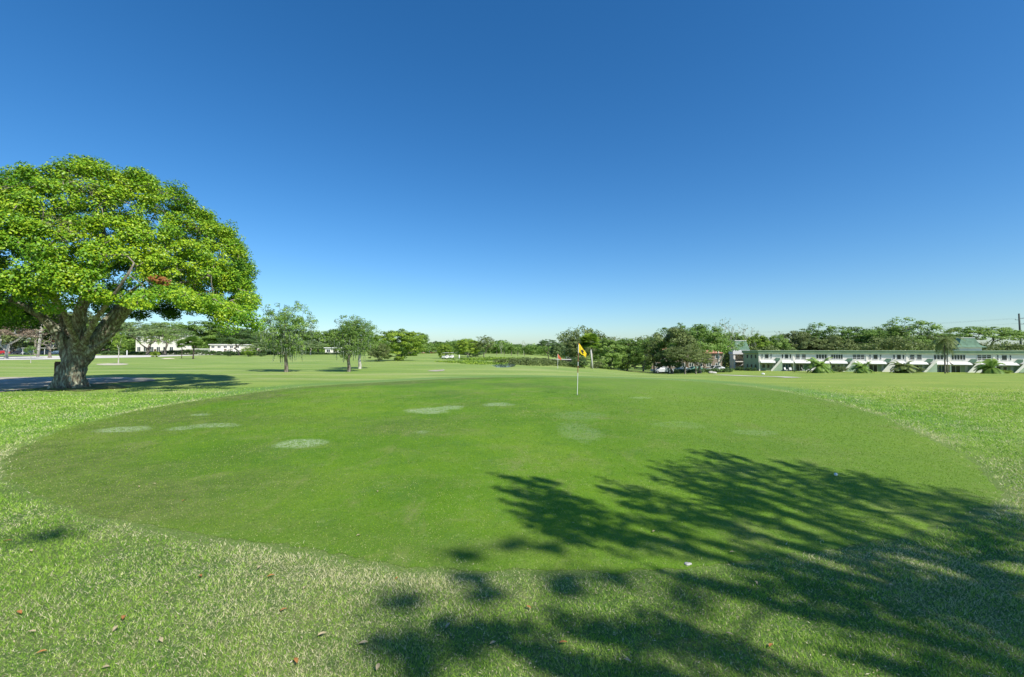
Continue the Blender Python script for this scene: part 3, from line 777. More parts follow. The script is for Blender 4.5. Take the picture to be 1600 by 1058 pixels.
# ------------------------------------------------------------------ the mossy trees in the middle distance
def mossy(px, base, ytop, wpx, seed, label, nclump, nl, bark, moss, rz=3.3, leaf='leaf_mossy', trunk_r=.15, low=.3, fork=None):
    rng = np.random.default_rng(seed); p = ground_at(px, base); k = p.y / F
    h = at(px, ytop, p.y).z - p.z; w = wpx * k / 2
    r = empty('mossy_tree', p); tag(r, label, 'tree', 'trees hung with moss on the open lawn')
    C = []
    while len(C) < nclump:
        d = unit(rng.normal(size=3)); q = rng.uniform(.1, 1)**.6
        z = .60 + d[2]*q*.40
        ww = w * (1.0 if z > .5 else .85 + .2*math.sin(seed))
        if .45 < z < .58 and seed == 31 and rng.random() < .6: continue
        if z < low: continue
        C.append((d[0]*q*ww + .05*w, d[1]*q*ww, z*h))
    C = np.array(C); Rr = np.stack([np.full(nclump, .30)]*2 + [np.full(nclump, .22)], 1)*rng.uniform(.6, 1.3, (nclump, 1))
    mb = MB()
    for pts, rr in skeleton(C, [(0,0,-.1), (.02,0,.4), (-.05,0,h*.2), (.04,0,h*.34), (.0,0,h*.5)], trunk_r*1.2, trunk_r*.5, rng=rng, minr=.012, lift=.05):
        mb.tube(pts, rr, 7 if rr[0] > .06 else 4, cap=False)
    mb.build('trunk', M[bark], r, True)
    V, t = leaves(rng, C, Rr, nl, .105, center=(0, 0, h*.5))
    link('crown', npmesh('crown', V, 4, M[leaf], {'tint': t}), r)
    if moss:
        V = []; T = []
        sel = C[(C[:, 2] < h*.62)]
        for c in sel:
            for _ in range(moss):
                b = c + rng.normal(size=3)*np.array([.22, .22, .1]); L = rng.uniform(.15, .85)**1.4
                for j in range(7):
                    s_ = j/7; a = rng.uniform(0, 3.14); wv = np.array([math.cos(a), math.sin(a), 0])*rng.uniform(.02, .05)*(1-s_*.6)
                    o_ = np.array([rng.normal()*.015, rng.normal()*.015, 0])
                    q0 = b + np.array([0, 0, -L*s_]) + o_; q1 = b + np.array([0, 0, -L*(s_+.17)]) + o_
                    if q1[2] < .12: continue
                    V += [q0 - wv, q0 + wv, q1 + wv*.8, q1 - wv*.8]; T.append(rng.random())
        link('hanging_moss', npmesh('hanging_moss', np.array(V), 4, M['moss'], {'tint': T}), r)
    return r
mossy(447, 581.5, 469, 92, 31, 'gaunt mossy tree with streamers hanging nearly to the lawn, left of the open lawn pair', 240, 66, 'bark', 5, low=.2)
mossy(545, 581, 490, 62, 32, 'leafy mossy tree with dark forked trunk, right of the one with long streamers', 200, 66, 'bark', 3, leaf='leaf_green', trunk_r=.14, low=.22)
mossy(562, 576.5, 497, 62, 33, 'rounded tree on a white trunk just behind the dark forked one', 170, 68, 'bark_pale', 0, leaf='leaf_green', trunk_r=.15, low=.34)

# ------------------------------------------------------------------ background trees
T = place
G1 = 'oaks behind the left lawn'
T('oak_a', -30, 112, 470, 130, 'oak_tree', 'dark oak filling the far left edge behind the ficus trunk', leaf='leaf_olive')
T('airy_b', 10, 90, 488, 110, 'oak_tree', 'pale-trunked tree with dry brownish boughs at the left edge beyond the path', leaf='leaf_brown', bark='bark_pale')
T('slim', 55, 150, 478, 75, 'pine_tree', 'green feathery conifer behind the car park at far left', leaf='leaf_bright')
T('bare', 78, 100, 505, 60, 'bare_tree', 'brown leafless tree seen left of the ficus trunk', bark='bark')
T('oak_b', 20, 215, 470, 150, 'oak_tree', 'broad dark oak rising behind the car park', leaf='leaf_dark')
T('oak_c', 105, 210, 480, 140, 'oak_tree', 'broad olive oak behind the cream house and parked cars', leaf='leaf_olive')
T('oak_c', 170, 205, 496, 110, 'oak_tree', 'grey-green oak seen through the fork of the ficus', leaf='leaf_green')
T('airy_b', 231, 150, 499, 128, 'oak_tree', 'spreading oak with bare forked limbs in front of the pale villa', leaf='leaf_grey')
T('oak_a', 268, 225, 500, 95, 'oak_tree', 'tall dense oak directly above the roof of the pale villa', leaf='leaf_green')
T('oak_b', 312, 215, 499, 90, 'oak_tree', 'tall dense oak right of the pale villa', leaf='leaf_green')
T('oak_a', 352, 222, 507, 80, 'oak_tree', 'dense oak over the two-storey house with dark windows', leaf='leaf_green')
T('oak_c', 395, 205, 512, 75, 'oak_tree', 'dense oak right of the two-storey house', leaf='leaf_green')
T('spread', 373, 142, 508, 66, 'oak_tree', 'slender dark oak with leaning trunk before the two-storey house', leaf='leaf_dark')
T('shrub', 422, 170, 512, 52, 'broadleaf_tree', 'yellow-green tree left of the gaunt mossy tree', leaf='leaf_bright')
T('shrub_b', 402, 140, 532, 40, 'broadleaf_tree', 'low grey-green tree beside the hedge end, left of the gaunt mossy tree', leaf='leaf_grey')
T('shrub', 438, 150, 528, 40, 'broadleaf_tree', 'low bushy tree directly behind the gaunt mossy tree', leaf='leaf_green')
T('vase', 258, 145, 512, 70, 'oak_tree', 'thin open tree in front of the right half of the pale villa', leaf='leaf_green')
T('slim', 185, 59, 519, 34, 'young_tree', 'slim young tree on a ring of pale sand right of the ficus', leaf='leaf_bright', bark='bark_pale', base=568.5)
T('slim', 48, 62, 540, 22, 'sapling', 'spindly sapling on the lawn left of the ficus trunk', leaf='leaf_green', bark='bark_pale', base=567.5)
T('cone', 360, 118, 543, 15, 'clipped_bush', 'small dark conical bush before the two-storey house', 'bush', leaf='leaf_dark')
T('shrub', 388, 118, 540, 26, 'broadleaf_tree', 'small glossy tree right of the conical bush', leaf='leaf_bright')
T('shrub_b', 243, 112, 548, 16, 'bush', 'round yellow-green bush beside the pale sand strip on the left', 'bush', leaf='leaf_bright')
T('shrub', 410, 120, 551, 14, 'bush', 'little dark bush at the right end of the hedge', 'bush', leaf='leaf_dark')
palm('palm_fan', 302, 90, 523, 'dark-trunked fan palm with yellowing fronds left of the conical bush', leaf='leaf_green', bark='bark_dark', wf=1.5)
palm('palm_fan', 284, 96, 529, 'smaller dark fan palm leaning beside the yellowing one', leaf='leaf_green', bark='bark_dark')
T('oak_c', 460, 190, 513, 62, 'oak_tree', 'round oak seen between the mossy trees, nearest the gaunt one', leaf='leaf_green')
T('oak_a', 497, 195, 514, 66, 'oak_tree', 'dense green oak midway between the mossy trees', leaf='leaf_green')
T('oak_b', 530, 200, 512, 60, 'oak_tree', 'dense oak behind the leafy mossy tree', leaf='leaf_green')
T('spread', 485, 150, 528, 44, 'oak_tree', 'small pale-trunked oak under the dense ones between the mossy trees', leaf='leaf_grey', bark='bark_pale')
T('shrub_b', 585, 140, 520, 40, 'broadleaf_tree', 'bushy green tree right of the white-trunked one', leaf='leaf_green')
T('shrub', 592, 80, 531, 38, 'broadleaf_tree', 'low dark spreading tree casting shade left of the broad round oak', leaf='leaf_olive', base=565)
T('oak_c', 622, 84, 511, 84, 'oak_tree', 'broad round light-green oak standing on the middle lawn', leaf='leaf_bright', base=563.5)
T('oak_a', 650, 190, 517, 46, 'oak_tree', 'taller oak rising behind the broad round one', leaf='leaf_green')
T('shrub_b', 645, 130, 527, 34, 'broadleaf_tree', 'yellow-tinged bushy tree at the right flank of the broad round oak', leaf='leaf_bright')
for px, Yv, yt, w, lf, lb in [(668,250,535,34,'leaf_green','low far oak left of the white clubhouse roof'),(684,260,532,38,'leaf_green','far round oak just above the white clubhouse roof'),
      (703,250,532,40,'leaf_green','far oak with flat top left of the yellow-green tree'),(716,240,537,30,'leaf_olive','low olive tree tucked left of the yellow-green tree')]:
    T(random.choice(['oak_a','oak_b','oak_c']), px, Yv, yt, w, 'oak_tree', lb, leaf=lf)
T('oak_c', 694, 105, 535, 26, 'broadleaf_tree', 'small leafy tree shading the two golf carts', leaf='leaf_bright', base=560.5)
T('oak_a', 731, 105, 527, 44, 'broadleaf_tree', 'yellow-green tree on a white trunk beside the dark thicket', leaf='leaf_bright', bark='bark_pale', base=559.5)
T('airy_a', 756, 110, 522, 42, 'broadleaf_tree', 'ragged dark tree right of the yellow-green one', leaf='leaf_olive', base=559.5)
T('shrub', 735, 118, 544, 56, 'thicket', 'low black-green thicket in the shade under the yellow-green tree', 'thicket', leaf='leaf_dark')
for i, (px, yt, kind_, lb) in enumerate([(776,540,'palm_fan','leftmost palm of the low row right of the dark thicket'),(788,538,'palm_feather','second palm of the low row beyond the pond'),
      (799,540,'palm_fan','third palm of the low row beyond the pond'),(809,538,'palm_feather','fourth palm of the low row beyond the pond'),(820,541,'palm_fan','rightmost palm of the low row beyond the pond')]):
    palm(kind_, px, 150, yt, lb, 'palms in a low row beyond the pond', wf=1.5)
for px, Yv, yt, w, k_, lb in [(772,220,538,30,'oak_c','round tree behind the first two palms'),(790,230,537,34,'oak_a','round tree behind the middle of the palm row'),(808,225,537,30,'oak_b','round tree behind the fourth palm'),
      (824,215,541,24,'shrub','low tree at the right end of the palm row'),(842,260,549,24,'shrub','tiny far bush in the gap left of the red flag')]:
    T(k_, px, Yv, yt, w, 'broadleaf_tree', lb)
T('bare', 783, 200, 529, 9, 'bare_tree', 'thin dead stem poking above the palm row, left one')
T('bare', 818, 200, 529, 9, 'bare_tree', 'thin dead stem poking above the palm row, right one')
T('umbrella', 857, 120, 528, 36, 'pine_tree', 'flat-topped dark pine with bare trunk left of the red flag', leaf='leaf_dark', bark='bark_dark')
T('oak_a', 874, 125, 533, 34, 'oak_tree', 'grey-green tree behind the red flag', leaf='leaf_grey')
T('oak_c', 904, 95, 520, 56, 'oak_tree', 'brownish oak behind the yellow flag', leaf='leaf_olive')
palm('palm_fan', 924, 82, 517, 'tall round-headed fan palm just right of the yellow flag', leaf='leaf_bright', wf=1.25)
T('oak_c', 950, 98, 526, 60, 'oak_tree', 'dense oak right of the round-headed palm', leaf='leaf_green')
T('oak_a', 980, 104, 525, 56, 'oak_tree', 'dense oak above the yellow-green bush', leaf='leaf_green')
T('bare', 962, 150, 520, 40, 'bare_tree', 'faint leafless crown showing over the dense oaks')
T('oak_b', 1005, 110, 528, 50, 'oak_tree', 'dense oak left of the white post', leaf='leaf_green')
T('shrub', 905, 70, 555, 36, 'bush', 'dark round bush at the foot of the yellow flag', 'bush', leaf='leaf_dark', base=575)
T('shrub_b', 956, 66, 552, 26, 'bush', 'dark glossy bush left of the yellow-green bush', 'bush', leaf='leaf_dark', base=577)
T('shrub', 976, 62, 566, 22, 'bush', 'low yellow-green bush at the lawn edge', 'bush', leaf='leaf_bright', base=579)
T('shrub_b', 970, 72, 556, 30, 'bush', 'grey-green bush behind the yellow-green one', 'bush', leaf='leaf_grey', base=576.5)
T('shrub', 992, 74, 546, 36, 'bush', 'tall dense dark shrub right of the yellow-green bush', 'bush', leaf='leaf_dark', base=577)
T('shrub_b', 1012, 74, 553, 26, 'bush', 'tall shrub touching the white post', 'bush', leaf='leaf_green', base=577)
T('shrub', 932, 80, 562, 26, 'bush', 'low shrub at the foot of the leaning pale pole', 'bush', leaf='leaf_olive', base=576)
T('shrub_b', 943, 84, 565, 26, 'bush', 'low shrub right of the leaning pale pole', 'bush', leaf='leaf_olive', base=576)
T('airy_b', 1022, 96, 520, 66, 'oak_tree', 'open-crowned oak behind the white post', leaf='leaf_green')
T('oak_b', 1050, 92, 508, 86, 'oak_tree', 'wide dusky oak right of the white post', leaf='leaf_olive')
T('airy_a', 1062, 120, 501, 92, 'oak_tree', 'feathery-topped oak above the wide dusky one', leaf='leaf_green')
T('spread', 1093, 100, 498, 104, 'oak_tree', 'largest rounded oak of the right-hand grove', leaf='leaf_green')
T('airy_b', 1070, 84, 535, 66, 'oak_tree', 'low shaded oak in front of the terracotta roof', leaf='leaf_olive')
T('airy_b', 1087, 88, 543, 50, 'oak_tree', 'low leafy tree left of the small dark-trunked one', leaf='leaf_olive')
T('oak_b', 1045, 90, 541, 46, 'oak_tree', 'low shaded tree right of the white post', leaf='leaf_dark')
T('spread', 1098, 80, 548, 34, 'oak_tree', 'small dark-trunked tree left of the white-limbed tree', leaf='leaf_olive', bark='bark_dark', base=581)
T('vase', 1124, 70, 507, 80, 'white_limbed_tree', 'light open tree with forking white limbs before the stair tower', leaf='leaf_green', bark='bark_pale', base=581.5)
T('bare', 1132, 150, 489, 46, 'bare_tree', 'grey leafless crown topping the grove', leaf='leaf_grey')
T('bare', 1162, 150, 499, 44, 'bare_tree', 'grey leafless crown above the stair tower', leaf='leaf_grey')
T('bare', 1184, 155, 510, 36, 'bare_tree', 'sparse leafless crown right of the stair tower', leaf='leaf_grey')
T('oak_c', 1181, 150, 519, 56, 'broadleaf_tree', 'bright green tree behind the left end of the townhouses', leaf='leaf_bright')
T('oak_a', 1143, 150, 515, 50, 'broadleaf_tree', 'green tree behind the stair tower roof', leaf='leaf_green')
back = [('oak_b',1214,152,521,52,'leaf_green','green tree behind the first townhouse'),('bare',1218,165,511,50,'leaf_grey','grey bare crown over the first townhouse'),
 ('oak_a',1243,158,513,58,'leaf_olive','dusky tree behind the second townhouse'),('airy_b',1284,160,501,92,'leaf_green','tall airy oak above the second and third townhouses'),
 ('oak_c',1268,150,524,60,'leaf_olive','low olive tree under the tall airy oak'),('oak_b',1308,150,522,62,'leaf_olive','low brown-green tree behind the third townhouse'),
 ('spread',1347,155,504,96,'leaf_green','wide oak with pale forked trunk behind the fourth townhouse'),('oak_c',1345,170,520,90,'leaf_dark','dark tree mass behind the pale forked trunk'),
 ('oak_a',1385,160,508,66,'leaf_olive','olive tree between the two tallest airy oaks'),('airy_b',1413,152,492,98,'leaf_green','tallest airy oak with domed top'),
 ('oak_c',1395,145,526,56,'leaf_olive','low tree at the left foot of the tallest oak'),('oak_b',1428,145,522,60,'leaf_green','low green tree at the right foot of the tallest oak'),
 ('oak_a',1458,150,518,56,'leaf_olive','dusky tree left of the tall double palm'),('oak_c',1495,150,520,56,'leaf_green','dark tree right of the tall double palm'),
 ('umbrella',1527,152,505,108,'leaf_green','flat-topped spreading oak with sky showing beneath, above the green roof hood'),('oak_b',1568,142,535,62,'leaf_olive','low bushy tree right of the green roof hood'),
 ('shrub',1608,142,545,70,'leaf_olive','low bushy tree by the utility pole at the right edge'),('oak_c',1640,150,530,80,'leaf_green','tree at the right edge beyond the utility pole')]
for k_, px, Yv, yt, w, lf, lb in back:
    T(k_, px, Yv, yt, w, 'oak_tree' if k_ != 'bare' else 'bare_tree', lb, leaf=lf, group='trees behind the townhouses')
palm('palm_feather', 1476, 100, 511, 'tall palm before the townhouse row, its crown level with the oaks', leaf='leaf_olive', wf=1.05)
palm('palm_feather', 1480, 103, 522, 'shorter palm crossing the tall one before the townhouse row', leaf='leaf_olive', wf=.7)
palm('palm_bush', 1279, 104, 556, 'low dark bushy palm before the second townhouse', leaf='leaf_green', wf=1.1)
palm('palm_bush', 1346, 102, 563, 'low bushy palm with yellow fronds before the third townhouse', leaf='leaf_green', wf=1.1)
palm('palm_bush', 1409, 103, 562, 'low flat palm before the fifth townhouse', leaf='leaf_olive', wf=1.2)
palm('palm_bush', 1547, 96, 558, 'low bushy palm before the last full townhouse', leaf='leaf_green', wf=1.05)
for px, Yv, yt, w, lf, lb in [(1312,112,571,26,'leaf_olive','low olive shrub right of the dark bushy palm'),(1424,109,572,36,'leaf_olive','wide low shrub right of the flat palm'),
   (1567,99,577,26,'leaf_bright','low bright shrub right of the last bushy palm'),(1597,100,582,14,'leaf_dark','dark shrub at the right edge against the wall'),
   (1172,128,573,22,'leaf_dark','dark clipped shrub under the end wall of the townhouses'),(1155,130,572,16,'leaf_dark','dark shrub at the foot of the stair tower'),(1241,116,577,9,'leaf_dark','small dark shrub between the first two townhouses'),(1402,110,577,8,'leaf_grey','small grey shrub under the flat palm')]:
    T('shrub', px, Yv, yt, w, 'bush', lb, 'bush', leaf=lf)

# far woodland, low creek plants, hedge
def mass(name, box, n, size, leaf, label, hgt, kindm='leaf_green', seed=1, kind='stuff', cat=None, clump=(3, 3, 2), nl=30):
    rng = np.random.default_rng(seed); x0, y0, x1, y1, thick = box
    t = rng.random(n); X = x0 + (x1-x0)*t; Y = y0 + (y1-y0)*t
    dx, dy = x1-x0, y1-y0; L = math.hypot(dx, dy); off = (rng.random(n)-.5)*thick
    X += -dy/L*off; Y += dx/L*off
    top = hgt * (.75 + .35*np.sin(t*L/17+seed) * np.sin(t*L/7.3)) if callable(hgt) is False else hgt(t)
    Z = tz(X, Y) + top*rng.random(n)**.7
    C = np.column_stack([X, Y, Z]); R = np.tile(clump, (n, 1))*rng.uniform(.6, 1.2, (n, 1))
    V, tt = leaves(rng, C, R, nl, size)
    V[:, 2] = np.maximum(V[:, 2], tz(V[:,0], V[:,1]) - .05)
    o = link(name, npmesh(name, V, 4, M[leaf], {'tint': tt})); tag(o, label, cat, kind=kind); return o
mass('distant_woodland', (-330, 250, -55, 262, 20), 1500, .8, 'leaf_green', 'dense woodland closing the view behind the left lawn', 9.0, seed=13, clump=(2, 2, 1.5), nl=40)
mass('distant_woodland', (20, 190, 110, 175, 16), 800, .7, 'leaf_olive', 'dense woodland behind the right-hand grove', 12.0, seed=14, clump=(2, 2, 1.5), nl=40)
mass('distant_woodland', (-58, 215, 26, 205, 14), 560, .6, 'leaf_green', 'low continuous woodland closing the centre of the view', 5.6, seed=15, clump=(1.6, 1.6, 1.1), nl=45)
mass('distant_woodland', (-620, 330, 420, 330, 40), 2600, 1.6, 'leaf_green', 'far low woodland closing the horizon', 7.6, seed=3)
mass('distant_woodland', (300, 230, 420, 170, 30), 400, 1.2, 'leaf_green', 'far woodland closing the view at the right edge', 6.5, seed=4)
mass('understory', (60, 152, 175, 120, 10), 900, .5, 'leaf_olive', 'dark undergrowth filling the gaps behind the townhouse roofs', 9.2, seed=5, clump=(1.6, 1.6, 1.2), nl=45)
a_, b_ = ground_at(700, 566), ground_at(776, 571)
mass('pond_reeds', (a_.x, a_.y+4, b_.x-.6, b_.y+3, 6), 150, .22, 'leaf_bright', 'low reeds fringing the near side of the pond', .12, seed=6, clump=(.5, .4, .15))
a_, b_ = ground_at(794, 571), ground_at(895, 573.5)
mass('creek_plants', (a_.x+.4, a_.y+3, b_.x, b_.y+5, 6), 420, .2, 'leaf_olive', 'rank creek-side plants between the pond and the dark round bush', .75, seed=7, clump=(.5, .45, .2))
mass('creek_grass', (a_.x-6, a_.y+22, b_.x+1, b_.y+24, 14), 300, .3, 'leaf_bright', 'bright tall grass beyond the creek', .35, seed=8, clump=(1, .8, .15))
h0, h1 = at(160, 546, 160), at(432, 546, 150)
mass('hedge', (h0.x, 160, h1.x, 150, 1.4), 700, .34, 'leaf_dark', 'long low dark hedge along the far side of the path', 1.5, seed=9, kind=None, cat='hedge', clump=(.7, .7, .4))
h0, h1 = at(470, 546, 170), at(540, 546, 165)
mass('hedge', (h0.x, 170, h1.x, 165, 1.4), 200, .34, 'leaf_dark', 'short dark hedge below the cream bungalow', 1.3, seed=10, kind=None, cat='hedge', clump=(.7, .7, .4))
h0, h1 = at(1028, 546, 105), at(1140, 546, 112)
mass('hedge', (h0.x, 105, h1.x, 112, 2.5), 240, .3, 'leaf_dark', 'shaded undergrowth at the foot of the right-hand grove', 1.0, seed=12, kind='stuff', cat=None, clump=(.8, .8, .3))

# ------------------------------------------------------------------ buildings
def window(par, x0, x1, z0, z1, y, n=1, glass='glass', frame='white', bars=0):
    """window facing -y, n panes wide"""
    f = .09; mb = MB(); g_ = MB()
    mb.box(x0, x1, y-.06, y+.02, z0, z0+f).box(x0, x1, y-.06, y+.02, z1-f, z1)
    mb.box(x0, x0+f, y-.06, y+.02, z0+f, z1-f).box(x1-f, x1, y-.06, y+.02, z0+f, z1-f)
    for k in range(1, n):
        c = x0 + (x1-x0)*k/n; mb.box(c-f/2, c+f/2, y-.055, y+.02, z0+f, z1-f)
    for k in range(bars):
        c = z0 + (z1-z0)*(k+1)/(bars+1); mb.box(x0+f, x1-f, y-.05, y+.01, c-.035, c+.035)
    o = mb.build('window', M[frame], par)
    g_.box(x0+f*.5, x1-f*.5, y-.03, y-.005, z0+f*.5, z1-f*.5).build('pane', M[glass], o)
    return o
def house(px0, px1, Y, ytop, label, wall='cream', roof='concrete', rooftype='flat', floors=2, nwin=5, depth=9, base_dz=0, glass='glass', win=None):
    p = at(px0, 546, Y); p.z = tzf(p.x, Y) + base_dz; x1 = at(px1, 546, Y).x - p.x; H = at(px0, ytop, Y).z - p.z
    r = empty('house', p); tag(r, label, 'house')
    wh = H if rooftype == 'flat' else H*.72
    MB().box(0, x1, 0, depth, -.5, wh).build('wall', M[wall], r)
    if rooftype == 'flat': MB().box(-.4, x1+.4, -.4, depth+.4, wh, wh+.3).build('roof', M[roof], r)
    else:
        e = .6
        MB().add([(-e,-e,wh),(x1+e,-e,wh),(x1+e,depth+e,wh),(-e,depth+e,wh),(x1*.2,depth/2,H),(x1*.8,depth/2,H)],
                 [(0,1,5,4),(1,2,5),(2,3,4,5),(3,0,4),(0,3,2,1)]).build('roof', M[roof], r)
    fh = wh/floors
    for f in range(floors):
        for k in range(nwin):
            w_ = x1/nwin
            if win and (k, f) not in win: continue
            window(r, w_*(k+.22), w_*(k+.78), fh*f + fh*.32, fh*f + fh*.80, 0, 2, glass)
    dw = x1/nwin*.1
    MB().box(x1*.5-.45, x1*.5+.45, -.04, .01, 0, 2.0).build('door', M['wood'], r)
    return r
house(212, 273, 172, 524, 'pale pink two-storey villa behind the oak with forked limbs', 'cream', 'white', nwin=6)
house(328, 376, 172, 539, 'two-storey cream house with dark upper windows right of the two small palms', 'cream', 'white', nwin=5)
house(377, 432, 178, 540, 'long cream house partly hidden by trees left of the gaunt mossy tree', 'cream', 'white', nwin=6, floors=1)
house(272, 328, 180, 546, 'low white wing joining the pale villa to the two-storey house', 'white', 'white', nwin=5, floors=1)
house(70, 93, 205, 530, 'small cream gabled house left of the ficus trunk', 'cream', 'terracotta', 'hip', nwin=2, floors=1)
house(-70, 30, 215, 536, 'low dark-roofed house behind the far left cars', 'cream', 'asphalt', nwin=5, floors=1)
house(508, 539, 175, 544, 'cream bungalow glimpsed between the mossy trees', 'cream', 'white', nwin=3, floors=1)
house(659, 678, 235, 549, 'tiny clubhouse with white roof and terracotta apron', 'terracotta', 'white', nwin=4, floors=1)
house(888, 896, 110, 560, 'small white shed behind the creek plants', 'white', 'white', nwin=1, floors=1, depth=3)
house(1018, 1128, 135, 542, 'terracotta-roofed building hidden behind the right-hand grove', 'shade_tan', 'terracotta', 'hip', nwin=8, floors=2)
# carport
p = at(33, 546, 165); p.z = tzf(p.x, 165); r = empty('carport', p); tag(r, 'long flat-roofed carport over the parked cars at far left', 'carport')
MB().box(0, 8.5, 0, 6, 2.3, 2.5).build('roof', M['concrete'], r)
for x in (.3, 4.2, 8.2):
    for y in (.3, 5.7): MB().box(x-.06, x+.06, y-.06, y+.06, -.1, 2.3).build('post', M['white'], r)

# townhouse row
A = Vector((69.5, 128, -4.15)); dirx = Vector((7.5, -3.3, 0)).normalized(); BW = 8.19
th = empty('townhouse_row', A, math.atan2(-3.3, 7.5)); tag(th, 'long two-storey cream and green townhouse row with outside stairs', 'building')
NB = 9; LX = NB*BW
MB().box(0, LX, 0, 9, 2.6, 5.0).build('upper_wall', M['cream'], th)
MB().box(0, LX, .9, 8.9, -.9, 2.6).build('lower_wall', M['green_light'], th)
w_ = MB(); w_.add([(0,0,-.9),(-3.56,3.13,-.9),(-3.56,9,-.9),(0,9,-.9),(0,0,5.0),(-3.56,3.13,5.0),(-3.56,9,5.0),(0,9,5.0)], [(0,1,2,3),(4,7,6,5),(0,4,5,1),(1,5,6,2),(2,6,7,3),(3,7,4,0)])
w_.build('end_wall', M['olive_wall'], th)
ew = unit(np.array([-3.56, 3.13, 0])); en = np.array([-ew[1]*1.0, ew[0]*1.0, 0])  # outward is towards -x,-y
en = np.array([-3.13, -3.56, 0])/4.74
for k, s_ in enumerate((1.1, 2.4, 3.7)):
    for z0, z1 in ((3.5, 4.5), (.9, 1.8)):
        f_ = MB(); q = ew*s_
        def quad(mb, a, b_, z0, z1, o0, o1):
            P_ = [ew*a + en*o0, ew*b_ + en*o0, ew*b_ + en*o1, ew*a + en*o1]
            mb.add([(v[0], v[1], z0) for v in P_] + [(v[0], v[1], z1) for v in P_], [(0,1,2,3),(4,7,6,5),(0,4,5,1),(1,5,6,2),(2,6,7,3),(3,7,4,0)])
        quad(f_, s_-.3, s_+.3, z0-.08, z1+.08, -.02, .04); fo = f_.build('window', M['green_light'], th)
        g_ = MB(); quad(g_, s_-.24, s_+.24, z0, z1, .02, .06); g_.build('pane', M['glass'], fo)
MB().add([(-.3,-.45,5.0),(-3.9,2.9,5.0),(-3.9,9.3,5.0),(LX+.3,9.3,5.0),(LX+.3,-.45,5.0),(-.3,-.45,5.6),(-3.9,2.9,5.6),(-3.9,9.3,5.6),(LX+.3,9.3,5.6),(LX+.3,-.45,5.6)],
   [(0,1,2,3,4),(9,8,7,6,5),(0,5,6,1),(1,6,7,2),(2,7,8,3),(3,8,9,4),(4,9,5,0)]).build('fascia', M['green_paint'], th)
MB().add([(-.4,-.6,5.6),(-4.0,2.8,5.6),(-4.0,9.4,5.6),(LX+.4,9.4,5.6),(LX+.4,-.6,5.6),(-.4,-.6,5.74),(-4.0,2.8,5.74),(-4.0,9.4,5.74),(LX+.4,9.4,5.74),(LX+.4,-.6,5.74)],
   [(0,1,2,3,4),(9,8,7,6,5),(0,5,6,1),(1,6,7,2),(2,7,8,3),(3,8,9,4),(4,9,5,0)]).build('roof', M['green_light'], th)
for k in range(NB+1):
    MB().box(k*BW-.17, k*BW+.17, -.14, -.004, -.9, 5.55).build('pilaster', M['cream'], th)
    MB().box(k*BW-.13, k*BW+.13, -.75, .9, -.9, 2.5).build('party_fin', M['cream'], th)
for k in range(NB):
    x = k*BW; X = lambda f: x + f*BW
    if k % 3 == 0:
        window(th, X(.06), X(.11), 3.45, 4.75, -.003, 1, bars=1); window(th, X(.16), X(.29), 3.45, 4.75, -.003, 1); window(th, X(.33), X(.38), 3.45, 4.75, -.003, 1, bars=1)
        window(th, X(.66), X(.72), 3.45, 4.75, -.003, 1); window(th, X(.75), X(.87), 3.45, 4.75, -.003, 1); window(th, X(.89), X(.95), 3.45, 4.75, -.003, 1)
    elif k % 3 == 1:
        window(th, X(.07), X(.20), 3.45, 4.75, -.003, 1, bars=2); window(th, X(.24), X(.37), 3.45, 4.75, -.003, 1, bars=2)
        window(th, X(.64), X(.95), 3.45, 4.75, -.003, 4)
    else:
        window(th, X(.05), X(.38), 3.45, 4.75, -.003, 5); window(th, X(.63), X(.95), 3.45, 4.75, -.003, 3, bars=2)
    for a_, b_ in ((.03, .47), (.66, .98)):
        mb = MB(); mb.prism([(-.002, 2.95), (-1.45, 2.42), (-1.45, 2.30), (-.002, 2.62)], X(a_), X(b_)); mb.build('awning', M['white'], th)
    # stairwell opening, landing and stair
    MB().prism([(X(.40), 2.75), (X(.50), 3.72), (X(.62), 3.72), (X(.62), 3.15), (X(.56), 2.75)], -.10, -.004, axis='y').build('stairwell', M['green_roof'], th)
    st = MB()
    n_ = 12
    prof = [(X(.66), -.9), (X(.66), 2.75)]
    for j in range(n_):
        xa = X(.66 - .30*(j)/n_); za = 2.75*(1 - j/n_); xb = X(.66 - .30*(j+1)/n_)
        prof += [(xb, za)] if j == 0 else [(xa, za), (xb, za)]
    prof += [(X(.36), -.9)]
    st.prism(prof, -1.50, -.12, axis='y'); so_ = st.build('staircase', M['cream'] if k % 2 else M['green_light'], th)
    MB().prism([(X(.67), 3.05), (X(.67), 3.6), (X(.63), 3.6), (X(.33), .42), (X(.33), -.9), (X(.365), -.9), (X(.365), .12)], -1.62, -1.51, axis='y').build('parapet', M['cream'], so_)
    if k % 2 == 0:
        window(th, X(.08), X(.20), .75, 2.0, .895, 1); window(th, X(.23), X(.33), .75, 2.0, .895, 1)
        window(th, X(.70), X(.95), .1, 2.1, .895, 3, 'glass_blue')
    else:
        window(th, X(.08), X(.30), .1, 2.1, .895, 2); window(th, X(.70), X(.95), .5, 2.1, .895, 3)
    MB().box(X(.40), X(.46), .82, .896, -.1, 2.05).build('door', M['white'], th)
